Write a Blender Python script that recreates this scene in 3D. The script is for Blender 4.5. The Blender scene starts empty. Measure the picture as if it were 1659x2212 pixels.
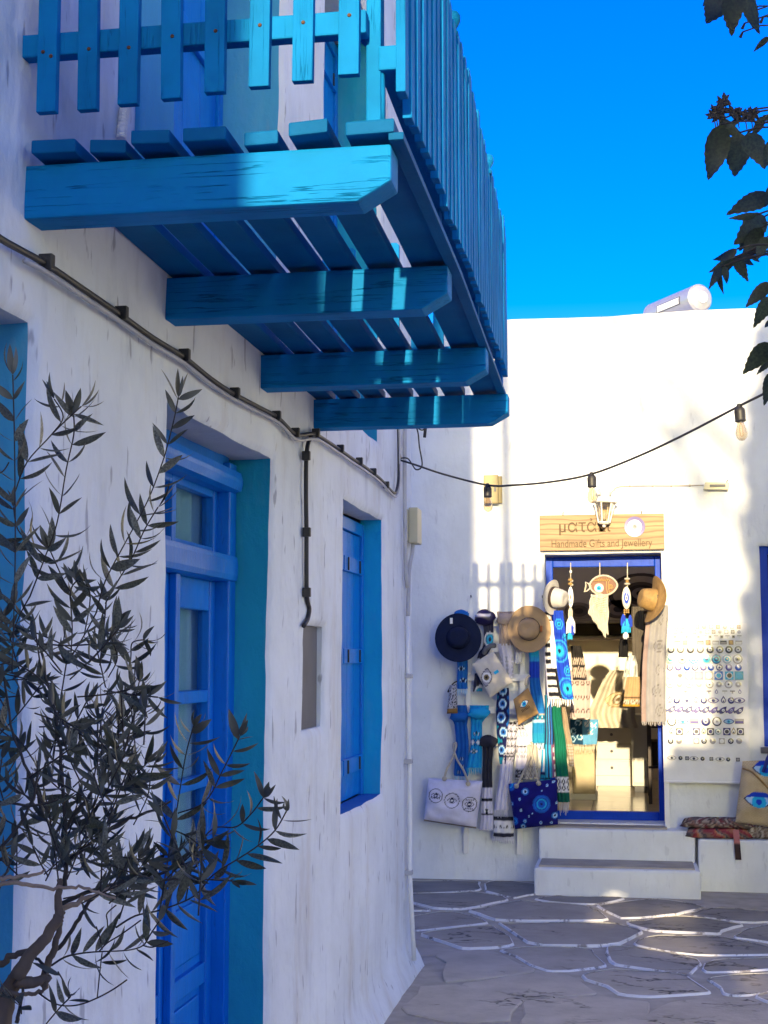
import bpy, bmesh, math, random
import numpy as np
from mathutils import Vector, Matrix, noise
random.seed(11)
S = bpy.context.scene
COL = S.collection
R = math.radians

# ------------------------------------------------------------------ camera
PW, PH, F, CX, CY, EYE = 1659.0, 2212.0, 3126.0, 829.5, 1106.0, 1.64
PITCH = math.atan((1424 - CY) / F)
YAW = math.atan((1364 - CX) / F * math.cos(PITCH))
fw = Vector((-math.sin(YAW) * math.cos(PITCH), math.cos(YAW) * math.cos(PITCH), math.sin(PITCH)))
rt = Vector((math.cos(YAW), math.sin(YAW), 0))
up = rt.cross(fw)
cam = bpy.data.cameras.new('camera')
cam.sensor_width = 36
cam.lens = 36 * F / PH
cam.clip_start = .05
cam.clip_end = 600
co = bpy.data.objects.new('camera', cam)
COL.objects.link(co)
m = Matrix((rt, up, -fw)).transposed().to_4x4()
m.translation = (0, 0, EYE)
co.matrix_world = m
S.camera = co

# ------------------------------------------------------------------ light
LD = Vector((-.03, 1, -.165)).normalized()          # the way the sunlight travels
ELEV = math.asin(-LD.z)
w = bpy.data.worlds.new('World'); S.world = w; w.use_nodes = True
wn = w.node_tree.nodes; wl = w.node_tree.links
sky = wn.new('ShaderNodeTexSky'); sky.sky_type = 'NISHITA'; sky.sun_disc = False
sky.sun_elevation = ELEV
sky.sun_rotation = math.atan2(-LD.x, -LD.y)
sky.air_density = 1.0; sky.dust_density = 1.8; sky.ozone_density = 3.0
hs = wn.new('ShaderNodeHueSaturation'); hs.inputs['Saturation'].default_value = 1.5; hs.inputs['Hue'].default_value = .538
wl.new(sky.outputs[0], hs.inputs['Color'])
wl.new(hs.outputs[0], wn['Background'].inputs[0])
wn['Background'].inputs[1].default_value = .105
sl = bpy.data.lights.new('sun', 'SUN'); sl.energy = 2.0; sl.angle = R(.53); sl.color = (1, .80, .47)
so = bpy.data.objects.new('sun', sl); COL.objects.link(so)
so.rotation_euler = LD.to_track_quat('-Z', 'Y').to_euler()
so.location = (3, -20, 12)
S.view_settings.view_transform = 'Standard'
S.view_settings.look = 'None'
S.view_settings.exposure = 2.25
S.view_settings.gamma = 1
S.view_settings.use_curve_mapping = False

# ------------------------------------------------------------------ picture to place
def ray(x, y): return fw + rt * ((x - CX) / F) + up * ((CY - y) / F)
def atY(x, y, Y): d = ray(x, y); return Vector((0, 0, EYE)) + d * (Y / d.y)
def atX(x, y, X): d = ray(x, y); return Vector((0, 0, EYE)) + d * (X / d.x)
def atZ(x, y, Z): d = ray(x, y); return Vector((0, 0, EYE)) + d * ((Z - EYE) / d.z)

# ------------------------------------------------------------------ helpers
def lin(c): return c / 12.92 if c <= .04045 else ((c + .055) / 1.055) ** 2.4
def hx(s): return tuple(lin(int(s[i:i + 2], 16) / 255) for i in (0, 2, 4))

class MB:
    def __init__(s): s.v = []; s.f = []; s.c = []
    def add(s, vs, fs, col=None):
        o = len(s.v); s.v += [tuple(p) for p in vs]
        for f in fs: s.f.append([i + o for i in f]); s.c.append(col)
        return s
    def box(s, x0, x1, y0, y1, z0, z1, col=None):
        s.add([(x0,y0,z0),(x1,y0,z0),(x1,y1,z0),(x0,y1,z0),(x0,y0,z1),(x1,y0,z1),(x1,y1,z1),(x0,y1,z1)],
              [(0,3,2,1),(4,5,6,7),(0,1,5,4),(1,2,6,5),(2,3,7,6),(3,0,4,7)], col); return s
    def prism(s, poly, y0, y1, axis='y', col=None):
        n = len(poly)
        def P(a, b, t): return (a, t, b) if axis == 'y' else ((t, a, b) if axis == 'x' else (a, b, t))
        vs = [P(a, b, y0) for a, b in poly] + [P(a, b, y1) for a, b in poly]
        fs = [list(range(n)), list(range(2*n-1, n-1, -1))] + [(i, n+i, n+(i+1) % n, (i+1) % n) for i in range(n)]
        return s.add(vs, fs, col)
    def tube(s, pts, r, n=8, cap=True, col=None):
        pts = [Vector(p) for p in pts]; k = len(pts)
        rs = r if isinstance(r, (list, tuple)) else [r] * k
        vs = []; ref = None
        for i, p in enumerate(pts):
            t = (pts[min(i+1, k-1)] - pts[max(i-1, 0)]).normalized()
            if ref is None: ref = t.orthogonal().normalized()
            ref = (ref - t * ref.dot(t))
            ref = ref.normalized() if ref.length > 1e-6 else t.orthogonal().normalized()
            b = t.cross(ref)
            for j in range(n):
                a = 2 * math.pi * j / n
                vs.append(p + (ref * math.cos(a) + b * math.sin(a)) * rs[i])
        fs = [(i*n+j, i*n+(j+1) % n, (i+1)*n+(j+1) % n, (i+1)*n+j) for i in range(k-1) for j in range(n)]
        if cap: fs += [list(range(n))[::-1], list(range((k-1)*n, k*n))]
        return s.add(vs, fs, col)
    def lathe(s, c, axis, prof, n=20, ex=None, sx=1, sy=1, cols=None):
        """prof: (radius, height) along the axis; ex: first cross direction"""
        ax = Vector(axis).normalized(); c = Vector(c)
        e1 = Vector(ex) if ex else ax.orthogonal(); e1 = (e1 - ax * e1.dot(ax)).normalized(); e2 = ax.cross(e1)
        vs = []
        for r, h in prof:
            for j in range(n):
                a = 2 * math.pi * j / n
                vs.append(c + ax * h + e1 * (r * sx * math.cos(a)) + e2 * (r * sy * math.sin(a)))
        for i in range(len(prof) - 1):
            o = len(s.v)
            col = cols[i] if cols else None
            s.add([vs[i*n+j] for j in range(n)] + [vs[(i+1)*n+j] for j in range(n)],
                  [(j, (j+1) % n, n+(j+1) % n, n+j) for j in range(n)], col)
        return s
    def grid(s, fn, nu, nv, cf=None, flip=False):
        vs = [fn(i / nu, j / nv) for j in range(nv+1) for i in range(nu+1)]
        o = len(s.v); s.v += [tuple(p) for p in vs]
        W = nu + 1
        cs = [cf(i / nu, j / nv) for j in range(nv+1) for i in range(nu+1)] if cf else None
        for j in range(nv):
            for i in range(nu):
                q = [j*W+i, j*W+i+1, (j+1)*W+i+1, (j+1)*W+i]
                if flip: q = q[::-1]
                s.f.append([o + k for k in q]); s.c.append([cs[k] for k in q] if cs else None)
        return s
    def mesh(s, name, org=(0,0,0), smooth=False, bevel=0, weld=0):
        ox, oy, oz = org
        me = bpy.data.meshes.new(name)
        me.from_pydata([(x-ox, y-oy, z-oz) for x, y, z in s.v], [], s.f)
        if any(c is not None for c in s.c):
            at = me.color_attributes.new('Col', 'FLOAT_COLOR', 'CORNER')
            buf = []
            for f, c in zip(s.f, s.c):
                for k in range(len(f)):
                    q = c[k] if isinstance(c, list) else (c or (.8, .8, .8))
                    buf += [q[0], q[1], q[2], 1]
            at.data.foreach_set('color', buf)
        if bevel or weld:
            bm = bmesh.new(); bm.from_mesh(me)
            if weld: bmesh.ops.remove_doubles(bm, verts=bm.verts, dist=weld)
            if bevel:
                ed = [e for e in bm.edges if len(e.link_faces) == 2 and e.calc_face_angle(0) > .5]
                bmesh.ops.bevel(bm, geom=ed, offset=bevel, segments=2, affect='EDGES', profile=.6)
            bm.to_mesh(me); bm.free()
        if smooth: me.polygons.foreach_set('use_smooth', [True] * len(me.polygons))
        me.update()
        return me

ORG = {}
def thing(name, label, cat, loc, group=None):
    o = bpy.data.objects.new(name, None); COL.objects.link(o)
    o.empty_display_size = .1; o.location = loc; ORG[o.name] = Vector(loc)
    o['label'] = label; o['category'] = cat
    if group: o['group'] = group
    return o
def part(name, mb, mat, parent, smooth=False, bevel=0, label=None, at=None, kind=None, weld=0):
    """mb in world coordinates; with `at`, mb is local to that point"""
    org = ORG[parent.name]
    me = mb.mesh(name, (0,0,0) if at is not None else org, smooth, bevel, weld)
    if mat: me.materials.append(mat)
    o = bpy.data.objects.new(name, me); COL.objects.link(o); o.parent = parent
    if at is not None: o.location = Vector(at) - org; ORG[o.name] = Vector(at)
    else: ORG[o.name] = org
    if label: o['label'] = label
    if kind: o['kind'] = kind
    return o
def again(src, parent, at, rot=None, scale=None, name=None):
    o = src.copy(); COL.objects.link(o); o.parent = parent
    o.location = Vector(at) - ORG[parent.name]
    if rot is not None: o.rotation_euler = rot
    if scale is not None: o.scale = scale
    ORG[o.name] = Vector(at)
    return o
def solo(name, mb, mat, label=None, cat=None, group=None, kind=None, smooth=False, bevel=0, weld=0, rnd=None):
    a = np.array(mb.v); c = ((a[:,0].min()+a[:,0].max())/2, (a[:,1].min()+a[:,1].max())/2, a[:,2].min())
    me = mb.mesh(name, c, smooth, bevel, weld)
    if mat: me.materials.append(mat)
    o = bpy.data.objects.new(name, me); COL.objects.link(o); o.location = c; ORG[o.name] = Vector(c)
    for k, v in (('label', label), ('category', cat), ('group', group), ('kind', kind)):
        if v: o[k] = v
    return o
def solid(o, t):
    md = o.modifiers.new('thickness', 'SOLIDIFY'); md.thickness = t; md.offset = 0
    return o

# ------------------------------------------------------------------ materials
def nd(nt, typ, **kw):
    n = nt.nodes.new(typ)
    for k, v in kw.items():
        if k.startswith('i_'): n.inputs[k[2:].replace('_', ' ')].default_value = v
        else: setattr(n, k, v)
    return n
def ramp(nt, src, stops):
    r = nt.nodes.new('ShaderNodeValToRGB'); nt.links.new(src, r.inputs[0])
    el = r.color_ramp.elements
    while len(el) < len(stops): el.new(.5)
    for e, (p, c) in zip(el, stops):
        e.position = p; e.color = (c, c, c, 1) if not isinstance(c, tuple) else (*c[:3], 1)
    return r.outputs[0]
def mixc(nt, fac, a, b, mode='MIX'):
    n = nt.nodes.new('ShaderNodeMix'); n.data_type = 'RGBA'; n.blend_type = mode
    for sock, v in ((n.inputs[0], fac), (n.inputs[6], a), (n.inputs[7], b)):
        if hasattr(v, 'links'): nt.links.new(v, sock)
        elif isinstance(v, (int, float)): sock.default_value = v
        else: sock.default_value = (*v[:3], 1)
    return n.outputs[2]
def base(name, rough, spec=.5, metal=0, rnd=True, stretch=(1,1,1)):
    mt = bpy.data.materials.new(name); mt.use_nodes = True; nt = mt.node_tree
    b = nt.nodes['Principled BSDF']
    b.inputs['Roughness'].default_value = rough
    b.inputs['Specular IOR Level'].default_value = spec
    b.inputs['Metallic'].default_value = metal
    tc = nd(nt, 'ShaderNodeTexCoord')
    mp = nd(nt, 'ShaderNodeMapping'); mp.inputs['Scale'].default_value = stretch
    if rnd:
        oi = nd(nt, 'ShaderNodeObjectInfo')
        ml = nd(nt, 'ShaderNodeVectorMath', operation='SCALE'); ml.inputs[0].default_value = (13, 17, 11)
        nt.links.new(oi.outputs['Random'], ml.inputs['Scale'])
        ad = nd(nt, 'ShaderNodeVectorMath', operation='ADD')
        nt.links.new(tc.outputs['Object'], ad.inputs[0]); nt.links.new(ml.outputs[0], ad.inputs[1])
        nt.links.new(ad.outputs[0], mp.inputs['Vector'])
    else: nt.links.new(tc.outputs['Object'], mp.inputs['Vector'])
    return mt, nt, b, mp.outputs[0]
def nz(nt, vec, scale, detail=4, rough=.55, stretch=None):
    if stretch:
        mp = nd(nt, 'ShaderNodeMapping'); mp.inputs['Scale'].default_value = stretch
        nt.links.new(vec, mp.inputs['Vector']); vec = mp.outputs[0]
    n = nd(nt, 'ShaderNodeTexNoise'); n.inputs['Scale'].default_value = scale
    n.inputs['Detail'].default_value = detail; n.inputs['Roughness'].default_value = rough
    nt.links.new(vec, n.inputs['Vector']); return n.outputs[0]
def bumps(nt, b, lst):
    prev = None
    for src, st, di in lst:
        bp = nd(nt, 'ShaderNodeBump'); bp.inputs['Strength'].default_value = st; bp.inputs['Distance'].default_value = di
        nt.links.new(src, bp.inputs['Height'])
        if prev: nt.links.new(prev, bp.inputs['Normal'])
        prev = bp.outputs[0]
    nt.links.new(prev, b.inputs['Normal'])
def pmat(name, col=(.5,.5,.5), rough=.6, var=.12, vs=7, bump=.15, bs=70, attr=False, spec=.5, metal=0, stretch=(1,1,1), dist=.004):
    mt, nt, b, v = base(name, rough, spec, metal, stretch=stretch)
    n1 = ramp(nt, nz(nt, v, vs), [(.3, 1 - var), (.7, 1 + var)])
    if attr:
        ca = nd(nt, 'ShaderNodeVertexColor'); ca.layer_name = 'Col'; src = ca.outputs[0]
    else: src = col
    nt.links.new(mixc(nt, 1.0, src, n1, 'MULTIPLY'), b.inputs['Base Color'])
    if bump: bumps(nt, b, [(nz(nt, v, bs, 3), bump, dist)])
    return mt

def painted_wood(name, col, grain=(3, 3, 3), rough=.32, crack=.5, wear=None, var=.16, spec=.15, lines=.75):
    mt, nt, b, v = base(name, rough, spec)
    n1 = ramp(nt, nz(nt, v, 5), [(.3, 1 - var), (.7, 1 + var)])
    c = mixc(nt, 1.0, col, n1, 'MULTIPLY')
    g = nz(nt, v, 1, 5, .6, grain)
    cr = ramp(nt, g, [(.483, 0), (.497, 1), (.511, 0)])
    mk = ramp(nt, nz(nt, v, 6, 4), [(.40, 0), (.62, lines)])
    cm = nd(nt, 'ShaderNodeMath', operation='MULTIPLY'); nt.links.new(cr, cm.inputs[0]); nt.links.new(mk, cm.inputs[1])
    c = mixc(nt, cm.outputs[0], c, tuple(x * .5 for x in col))
    if wear:
        wk = ramp(nt, nz(nt, v, 26, 6, .7), [(.66, 0), (.7, 1)])
        c = mixc(nt, wk, c, wear)
    nt.links.new(c, b.inputs['Base Color'])
    inv = nd(nt, 'ShaderNodeMath', operation='SUBTRACT'); inv.inputs[0].default_value = 1; nt.links.new(cm.outputs[0], inv.inputs[1])
    bumps(nt, b, [(g, .25, .004), (inv.outputs[0], crack, .004), (nz(nt, v, 45, 4), .22, .003)])
    return mt
def plaster(name, col, dirt=.35, streak=True, chips=.5, big=.5):
    mt, nt, b, v = base(name, .85, .25, rnd=False)
    n = ramp(nt, nz(nt, v, 2.2, 5), [(.3, .9), (.7, 1.06)])
    c = mixc(nt, 1.0, col, n, 'MULTIPLY')
    if streak:
        st = nz(nt, v, 1, 5, .62, (4, 4, 1.0))
        k = ramp(nt, st, [(.54, 0), (.74, dirt)])
        c = mixc(nt, k, c, (.42, .34, .24))
        st2 = nz(nt, v, 1, 5, .6, (9, 9, 2.6))
        c = mixc(nt, ramp(nt, st2, [(.55, 0), (.8, dirt * 1.1)]), c, (.33, .36, .42))
    if chips:
        cv = nz(nt, v, 1, 3, .5, (22, 22, 6))
        c = mixc(nt, ramp(nt, cv, [(.645, 0), (.69, chips)]), c, (.32, .33, .38))
    nt.links.new(c, b.inputs['Base Color'])
    tr = nz(nt, v, 1, 4, .6, (17, 17, 10))
    bumps(nt, b, [(nz(nt, v, 4.5, 3), big, .03), (nz(nt, v, 1, 3, .5, (9, 9, 3.5)), .35, .02), (tr, .5, .012), (nz(nt, v, 140, 3), .3, .002)])
    return mt
def glass(name, tint=(.9,.95,.95), rough=.03, power=5, f0=.04):
    mt = bpy.data.materials.new(name); mt.use_nodes = True; nt = mt.node_tree; nt.nodes.clear()
    out = nd(nt, 'ShaderNodeOutputMaterial'); mx = nd(nt, 'ShaderNodeMixShader'); tr = nd(nt, 'ShaderNodeBsdfTransparent')
    gl = nd(nt, 'ShaderNodeBsdfGlossy'); lw = nd(nt, 'ShaderNodeLayerWeight'); pw = nd(nt, 'ShaderNodeMath', operation='POWER'); pw.inputs[1].default_value = power; nt.links.new(lw.outputs['Facing'], pw.inputs[0]); fr = nd(nt, 'ShaderNodeMath', operation='MULTIPLY_ADD'); fr.inputs[1].default_value = .9 - f0; fr.inputs[2].default_value = f0; nt.links.new(pw.outputs[0], fr.inputs[0])
    tr.inputs[0].default_value = (*tint, 1); gl.inputs['Roughness'].default_value = rough
    n = nd(nt, 'ShaderNodeTexNoise'); n.inputs['Scale'].default_value = 9
    bp = nd(nt, 'ShaderNodeBump'); bp.inputs['Strength'].default_value = .06; bp.inputs['Distance'].default_value = .01
    nt.links.new(n.outputs[0], bp.inputs['Height']); nt.links.new(bp.outputs[0], gl.inputs['Normal'])
    nt.links.new(fr.outputs[0], mx.inputs[0]); nt.links.new(tr.outputs[0], mx.inputs[1]); nt.links.new(gl.outputs[0], mx.inputs[2])
    nt.links.new(mx.outputs[0], out.inputs[0]); return mt

M = {}
M['plaster'] = plaster('lime plaster', (.745, .785, .825), dirt=.36, chips=.75, big=1.0)
M['plaster_shop'] = plaster('whitewash', (.76, .79, .82), dirt=.12, chips=.2, big=.25)
M['plaster_back'] = plaster('whitewash far', (.78, .78, .76), dirt=.1, chips=0, big=.2)
M['teal'] = plaster('teal limewash', (.014, .33, .50), dirt=.12, chips=0, big=.3)
M['teal_window'] = plaster('window limewash', (.008, .36, .66), dirt=.12, chips=0, big=.3)
M['cyan'] = plaster('cyan limewash', (.08, .40, .62), dirt=.12, chips=.1, big=.3)
M['sill'] = plaster('blue limewash', (.008, .17, .50), dirt=.1, chips=0, big=.3)
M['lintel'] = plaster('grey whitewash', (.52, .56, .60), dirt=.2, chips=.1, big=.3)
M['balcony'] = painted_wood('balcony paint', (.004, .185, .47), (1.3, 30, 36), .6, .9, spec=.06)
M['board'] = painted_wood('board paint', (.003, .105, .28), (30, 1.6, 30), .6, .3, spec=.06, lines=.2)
M['picket'] = painted_wood('picket paint', (.004, .175, .45), (36, 36, 1.6), .65, .5, var=.2, spec=.06)
M['doorblue'] = painted_wood('door paint', (.003, .17, .62), (40, 40, 2), .34, .25, var=.12, spec=.2)
M['shutter'] = painted_wood('shutter paint', (.003, .20, .66), (40, 40, 2), .28, .35, var=.1)
M['shopblue'] = painted_wood('shop frame paint', (.004, .05, .46), (40, 40, 2), .4, .1, var=.1, spec=.1)
M['rust'] = pmat('rust', (.09, .035, .015), .8)
M['iron'] = pmat('black iron', (.02, .02, .022), .5)
M['cable'] = pmat('black cable', (.025, .024, .026), .5)
M['pipe'] = pmat('grey pipe', (.42, .42, .45), .5)
M['cream_plastic'] = pmat('cream plastic', (.50, .47, .33), .45, .06)
M['yellow_plastic'] = pmat('yellowed plastic', (.27, .21, .09), .5, .08)
M['grey_panel'] = pmat('grey panel', (.105, .105, .12), .55, .1, bump=.1)
M['glass'] = glass('window glass', (.75, .85, .88))
M['bulb'] = glass('bulb glass', (.88, .80, .66), .06, 1.8, .09)
M['curtain'] = pmat('curtain', (.62, .70, .70), .9, .08, 3, stretch=(1, 14, .4))
M['dark'] = pmat('unlit room black', (.03, .035, .04), .9)
M['white_paint'] = pmat('white paint', (.76, .76, .76), .5, .06)
M['cloth'] = pmat('printed cloth', attr=True, rough=.85, var=.10, vs=14, bump=.35, bs=160, spec=.2)
M['satin'] = pmat('printed satin', attr=True, rough=.38, var=.08, vs=14, bump=.2, bs=160)
M['glaze'] = pmat('glazed print', attr=True, rough=.22, var=.05, vs=60, bump=.05)
M['felt_navy'] = pmat('navy felt', (.008, .014, .045), .85, .2, spec=.2, bump=.3, bs=200)
M['felt_tan'] = pmat('tan felt', (.38, .26, .15), .85, .1, spec=.2, bump=.3, bs=200)
M['felt_white'] = pmat('white felt', (.48, .46, .44), .85, .08, spec=.2, bump=.3, bs=200)
M['straw'] = pmat('straw', (.30, .18, .06), .7, .2, 30, bump=.5, bs=120)
M['band'] = pmat('hat band', (.035, .022, .02), .6)
M['rope'] = pmat('cotton rope', (.45, .40, .32), .9, .12, 30, bump=.5, bs=150)
M['fringe'] = pmat('fringe', attr=True, rough=.9, var=.15, vs=40)
M['stone_step'] = pmat('stone tread', (.36, .33, .28), .75, .18, 6)
M['pine'] = None
M['metal'] = pmat('steel tank', (.62, .61, .60), .35, .06, metal=.6)
M['interior'] = pmat('shop interior', (.84, .78, .68), .85, .08, 2)
M['furniture'] = pmat('painted furniture', (.52, .50, .46), .5, .06)
M['gold'] = pmat('gold beads', (.36, .22, .07), .4, .1)
M['lamp_white'] = pmat('lamp white', (.74, .71, .64), .5, .1)

# pine sign board
mt, nt, b, v = base('pine board', .55)
g = nz(nt, v, 1, 4, .6, (1.6, 10, 22))
wv = nd(nt, 'ShaderNodeTexWave', bands_direction='Z'); wv.inputs['Scale'].default_value = 5.5; wv.inputs['Distortion'].default_value = 9
wv.inputs['Detail'].default_value = 3; wv.inputs['Detail Scale'].default_value = .8
mpp = nd(nt, 'ShaderNodeMapping'); mpp.inputs['Scale'].default_value = (.35, 1, 1.3)
nt.links.new(v, mpp.inputs[0]); nt.links.new(mpp.outputs[0], wv.inputs[0])
c = ramp(nt, g, [(.3, (.23, .135, .055)), (.7, (.33, .22, .105))])
c = mixc(nt, ramp(nt, wv.outputs[0], [(.0, .8), (.3, 0)]), c, (.13, .06, .02))
nt.links.new(c, b.inputs['Base Color']); bumps(nt, b, [(g, .2, .003)])
M['pine'] = mt
M['carve'] = pmat('burnt lettering', (.10, .06, .03), .8)

# leaves
def leafmat(name, col, back):
    mt, nt, b, v = base(name, .45)
    oi = nd(nt, 'ShaderNodeObjectInfo'); ge = nd(nt, 'ShaderNodeNewGeometry')
    c = mixc(nt, ge.outputs['Backfacing'], col, back)
    c = mixc(nt, 1.0, c, ramp(nt, oi.outputs['Random'], [(0, .7), (1, 1.35)]), 'MULTIPLY')
    c = mixc(nt, 1.0, c, ramp(nt, nz(nt, v, 17, 2), [(.35, .6), (.68, 1.75)]), 'MULTIPLY')
    nt.links.new(c, b.inputs['Base Color']); bumps(nt, b, [(nz(nt, v, 120, 2), .15, .002)])
    return mt
M['olive_leaf'] = leafmat('olive leaf', (.072, .072, .040), (.15, .15, .11))
M['olive_yellow'] = leafmat('yellowed olive leaf', (.22, .17, .03), (.25, .2, .06))
M['vine_leaf'] = leafmat('vine leaf', (.022, .034, .012), (.036, .046, .018))
M['bark'] = pmat('olive bark', (.15, .105, .07), .85, .3, 20, bump=.6, bs=60, stretch=(1, 1, .5))
M['twig'] = pmat('olive twig', (.055, .045, .035), .8, .2, 40)
M['twig_pale'] = pmat('pale twig', (.34, .24, .15), .8, .2, 40)

# paving
def stone_mat(name, k=1.0):
    mt, nt, b, v = base(name, .68, .4, rnd=False)
    tc = [n for n in nt.nodes if n.type == 'TEX_COORD'][0]
    oi = nd(nt, 'ShaderNodeObjectInfo')
    n1 = ramp(nt, nz(nt, v, 2.4, 6, .6), [(.3, tuple(k*q for q in (.20, .185, .17))), (.52, tuple(k*q for q in (.27, .25, .225))), (.75, tuple(k*q for q in (.35, .32, .28)))])
    c = mixc(nt, 1.0, n1, ramp(nt, oi.outputs['Random'], [(0, .8), (1, 1.22)]), 'MULTIPLY')
    wvy = nz(nt, v, 1, 4, .6, (2.2, 4.5, 4))
    cr = ramp(nt, wvy, [(.482, 0), (.5, 1), (.518, 0)])
    mk = ramp(nt, nz(nt, v, 1.5), [(.5, 0), (.6, 1)])
    cm = nd(nt, 'ShaderNodeMath', operation='MULTIPLY'); nt.links.new(cr, cm.inputs[0]); nt.links.new(mk, cm.inputs[1])
    sx_ = nd(nt, 'ShaderNodeSeparateXYZ'); nt.links.new(v, sx_.inputs[0])
    a_ = nd(nt, 'ShaderNodeMath', operation='MULTIPLY_ADD'); a_.inputs[1].default_value = .5; nt.links.new(sx_.outputs[0], a_.inputs[0]); nt.links.new(sx_.outputs[1], a_.inputs[2])
    b_2 = nd(nt, 'ShaderNodeMath', operation='MULTIPLY_ADD'); b_2.inputs[1].default_value = 1.2; nt.links.new(nz(nt, v, 1.3, 4), b_2.inputs[0]); nt.links.new(a_.outputs[0], b_2.inputs[2])
    rg = nd(nt, 'ShaderNodeMapRange'); rg.inputs[1].default_value = -2.3; rg.inputs[2].default_value = .1; rg.inputs[3].default_value = 1; rg.inputs[4].default_value = 0; nt.links.new(b_2.outputs[0], rg.inputs[0])
    dust = ramp(nt, nz(nt, v, 3.5, 6, .65), [(.3, (.40, .355, .285)), (.7, (.62, .55, .45))])
    c = mixc(nt, rg.outputs[0], c, dust)
    c = mixc(nt, cm.outputs[0], c, (.03, .027, .027))
    c = mixc(nt, ramp(nt, nz(nt, v, 14, 5, .7), [(.6, 0), (.75, .35)]), c, (.36, .32, .28))
    nt.links.new(c, b.inputs['Base Color'])
    inv = nd(nt, 'ShaderNodeMath', operation='SUBTRACT'); inv.inputs[0].default_value = 1; nt.links.new(cm.outputs[0], inv.inputs[1])
    bumps(nt, b, [(nz(nt, v, 3, 5, .6), .5, .03), (nz(nt, v, 22, 5, .65), .5, .012), (inv.outputs[0], .8, .012)])
    return mt
M['paver'] = stone_mat('grey schist')
mt, nt, b, v = base('joint mortar', .8, .3, rnd=False)
c0_ = c = ramp(nt, nz(nt, v, 7, 5), [(.3, (.34, .305, .25)), (.7, (.50, .45, .37))])
sp = nd(nt, 'ShaderNodeSeparateXYZ'); nt.links.new(v, sp.inputs[0])
q = nd(nt, 'ShaderNodeMath', operation='MULTIPLY_ADD'); q.inputs[1].default_value = .55; nt.links.new(sp.outputs[0], q.inputs[0]); nt.links.new(sp.outputs[1], q.inputs[2])
q2 = nd(nt, 'ShaderNodeMath', operation='MULTIPLY_ADD'); q2.inputs[1].default_value = 1.6; nt.links.new(nz(nt, v, 1.1, 3), q2.inputs[0]); nt.links.new(q.outputs[0], q2.inputs[2])
reg = nd(nt, 'ShaderNodeMapRange'); reg.inputs[1].default_value = -1.0; reg.inputs[2].default_value = -.65; nt.links.new(q2.outputs[0], reg.inputs[0])
wear = ramp(nt, nz(nt, v, 6.5, 6, .7), [(.33, 0), (.42, 1)])
mm = nd(nt, 'ShaderNodeMath', operation='MULTIPLY'); nt.links.new(reg.outputs[0], mm.inputs[0]); nt.links.new(wear, mm.inputs[1])
c = mixc(nt, mm.outputs[0], c, (.80, .79, .77))
nt.links.new(c, b.inputs['Base Color']); bumps(nt, b, [(nz(nt, v, 40, 4), .4, .006)])
nt.links.new(mixc(nt, .0, c0_, c0_), b.inputs['Base Color'])
M['mortar'] = mt
mt, nt, b, v = base('worn white outline', .75, .3, rnd=False)
wr_ = ramp(nt, nz(nt, v, 7.5, 6, .72), [(.40, 0), (.47, 1)])
nt.links.new(mixc(nt, wr_, ramp(nt, nz(nt, v, 4), [(.3, (.26, .232, .22)), (.7, (.40, .36, .32))]), (.80, .78, .76)), b.inputs['Base Color'])
bumps(nt, b, [(nz(nt, v, 60, 4), .4, .004)])
M['outline'] = mt

# ------------------------------------------------------------------ plastered walls with openings
def warp(p, a=1.0):
    p = Vector(p)
    return p + (noise.noise_vector(p * 1.1) * .013 + noise.noise_vector(p * 4.3 + Vector((7, 3, 1))) * .005 + noise.noise_vector(p * 11 + Vector((2, 9, 5))) * .0025) * a
def lines(a, b, step, cuts):
    L = set(np.round(np.arange(a, b + 1e-6, step), 4)) | {a, b}
    for c in cuts:
        L = {x for x in L if abs(x - c) > step * .62 or x in (a, b)}
    for c in cuts:
        for d in (-.03, -.012, 0, .012, .03):
            if a <= c + d <= b: L.add(round(c + d, 4))
    return sorted(L)
def wall_sheet(mb, us, vs, holes, mapf):
    def hole(u, v):
        return any(a - 1e-5 <= u <= b + 1e-5 and c - 1e-5 <= v <= d + 1e-5 for a, b, c, d in holes)
    def inset(u, v):
        k = 0
        for a, b, c, d in holes:
            du = max(a - u, u - b, 0); dv = max(c - v, v - d, 0)
            e = max(du, dv)
            if e < .031: k = max(k, (1 - e / .031) ** 2)
        return k * .016
    idx = {}; V = []
    for j, v in enumerate(vs):
        for i, u in enumerate(us):
            idx[i, j] = len(V); V.append(mapf(u, v, inset(u, v)))
    fs = []
    for j in range(len(vs) - 1):
        for i in range(len(us) - 1):
            if hole((us[i] + us[i+1]) / 2, (vs[j] + vs[j+1]) / 2): continue
            fs.append((idx[i, j], idx[i+1, j], idx[i+1, j+1], idx[i, j+1]))
    mb.add(V, fs); return mb
def reveal(us, vs, a, b, c, d, side, depth, mapf, n=4):
    """a strip going in from one edge of the hole a..b, c..d"""
    mb = MB()
    if side in 'lr': ss = [v for v in vs if c - 1e-5 <= v <= d + 1e-5]; P = lambda s, t: mapf(a if side == 'l' else b, s, t)
    else: ss = [u for u in us if a - 1e-5 <= u <= b + 1e-5]; P = lambda s, t: mapf(s, c if side == 'b' else d, t)
    ts = [.016 + (depth - .016) * k / n for k in range(n + 1)]
    V = [P(s, t) for s in ss for t in ts]; W = n + 1
    mb.add(V, [(i*W+k, i*W+k+1, (i+1)*W+k+1, (i+1)*W+k) for i in range(len(ss)-1) for k in range(n)])
    return mb

# ------------------------------------------------------------------ setting: ground
D = 11.05
gm = MB().box(-60, 60, -60, 80, -.6, -.009)
ground = solo('ground', gm, M['mortar'], kind='structure')
ground['label'] = 'paved lane of grey stones with white painted joints'
ground.location = ground.location
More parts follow.
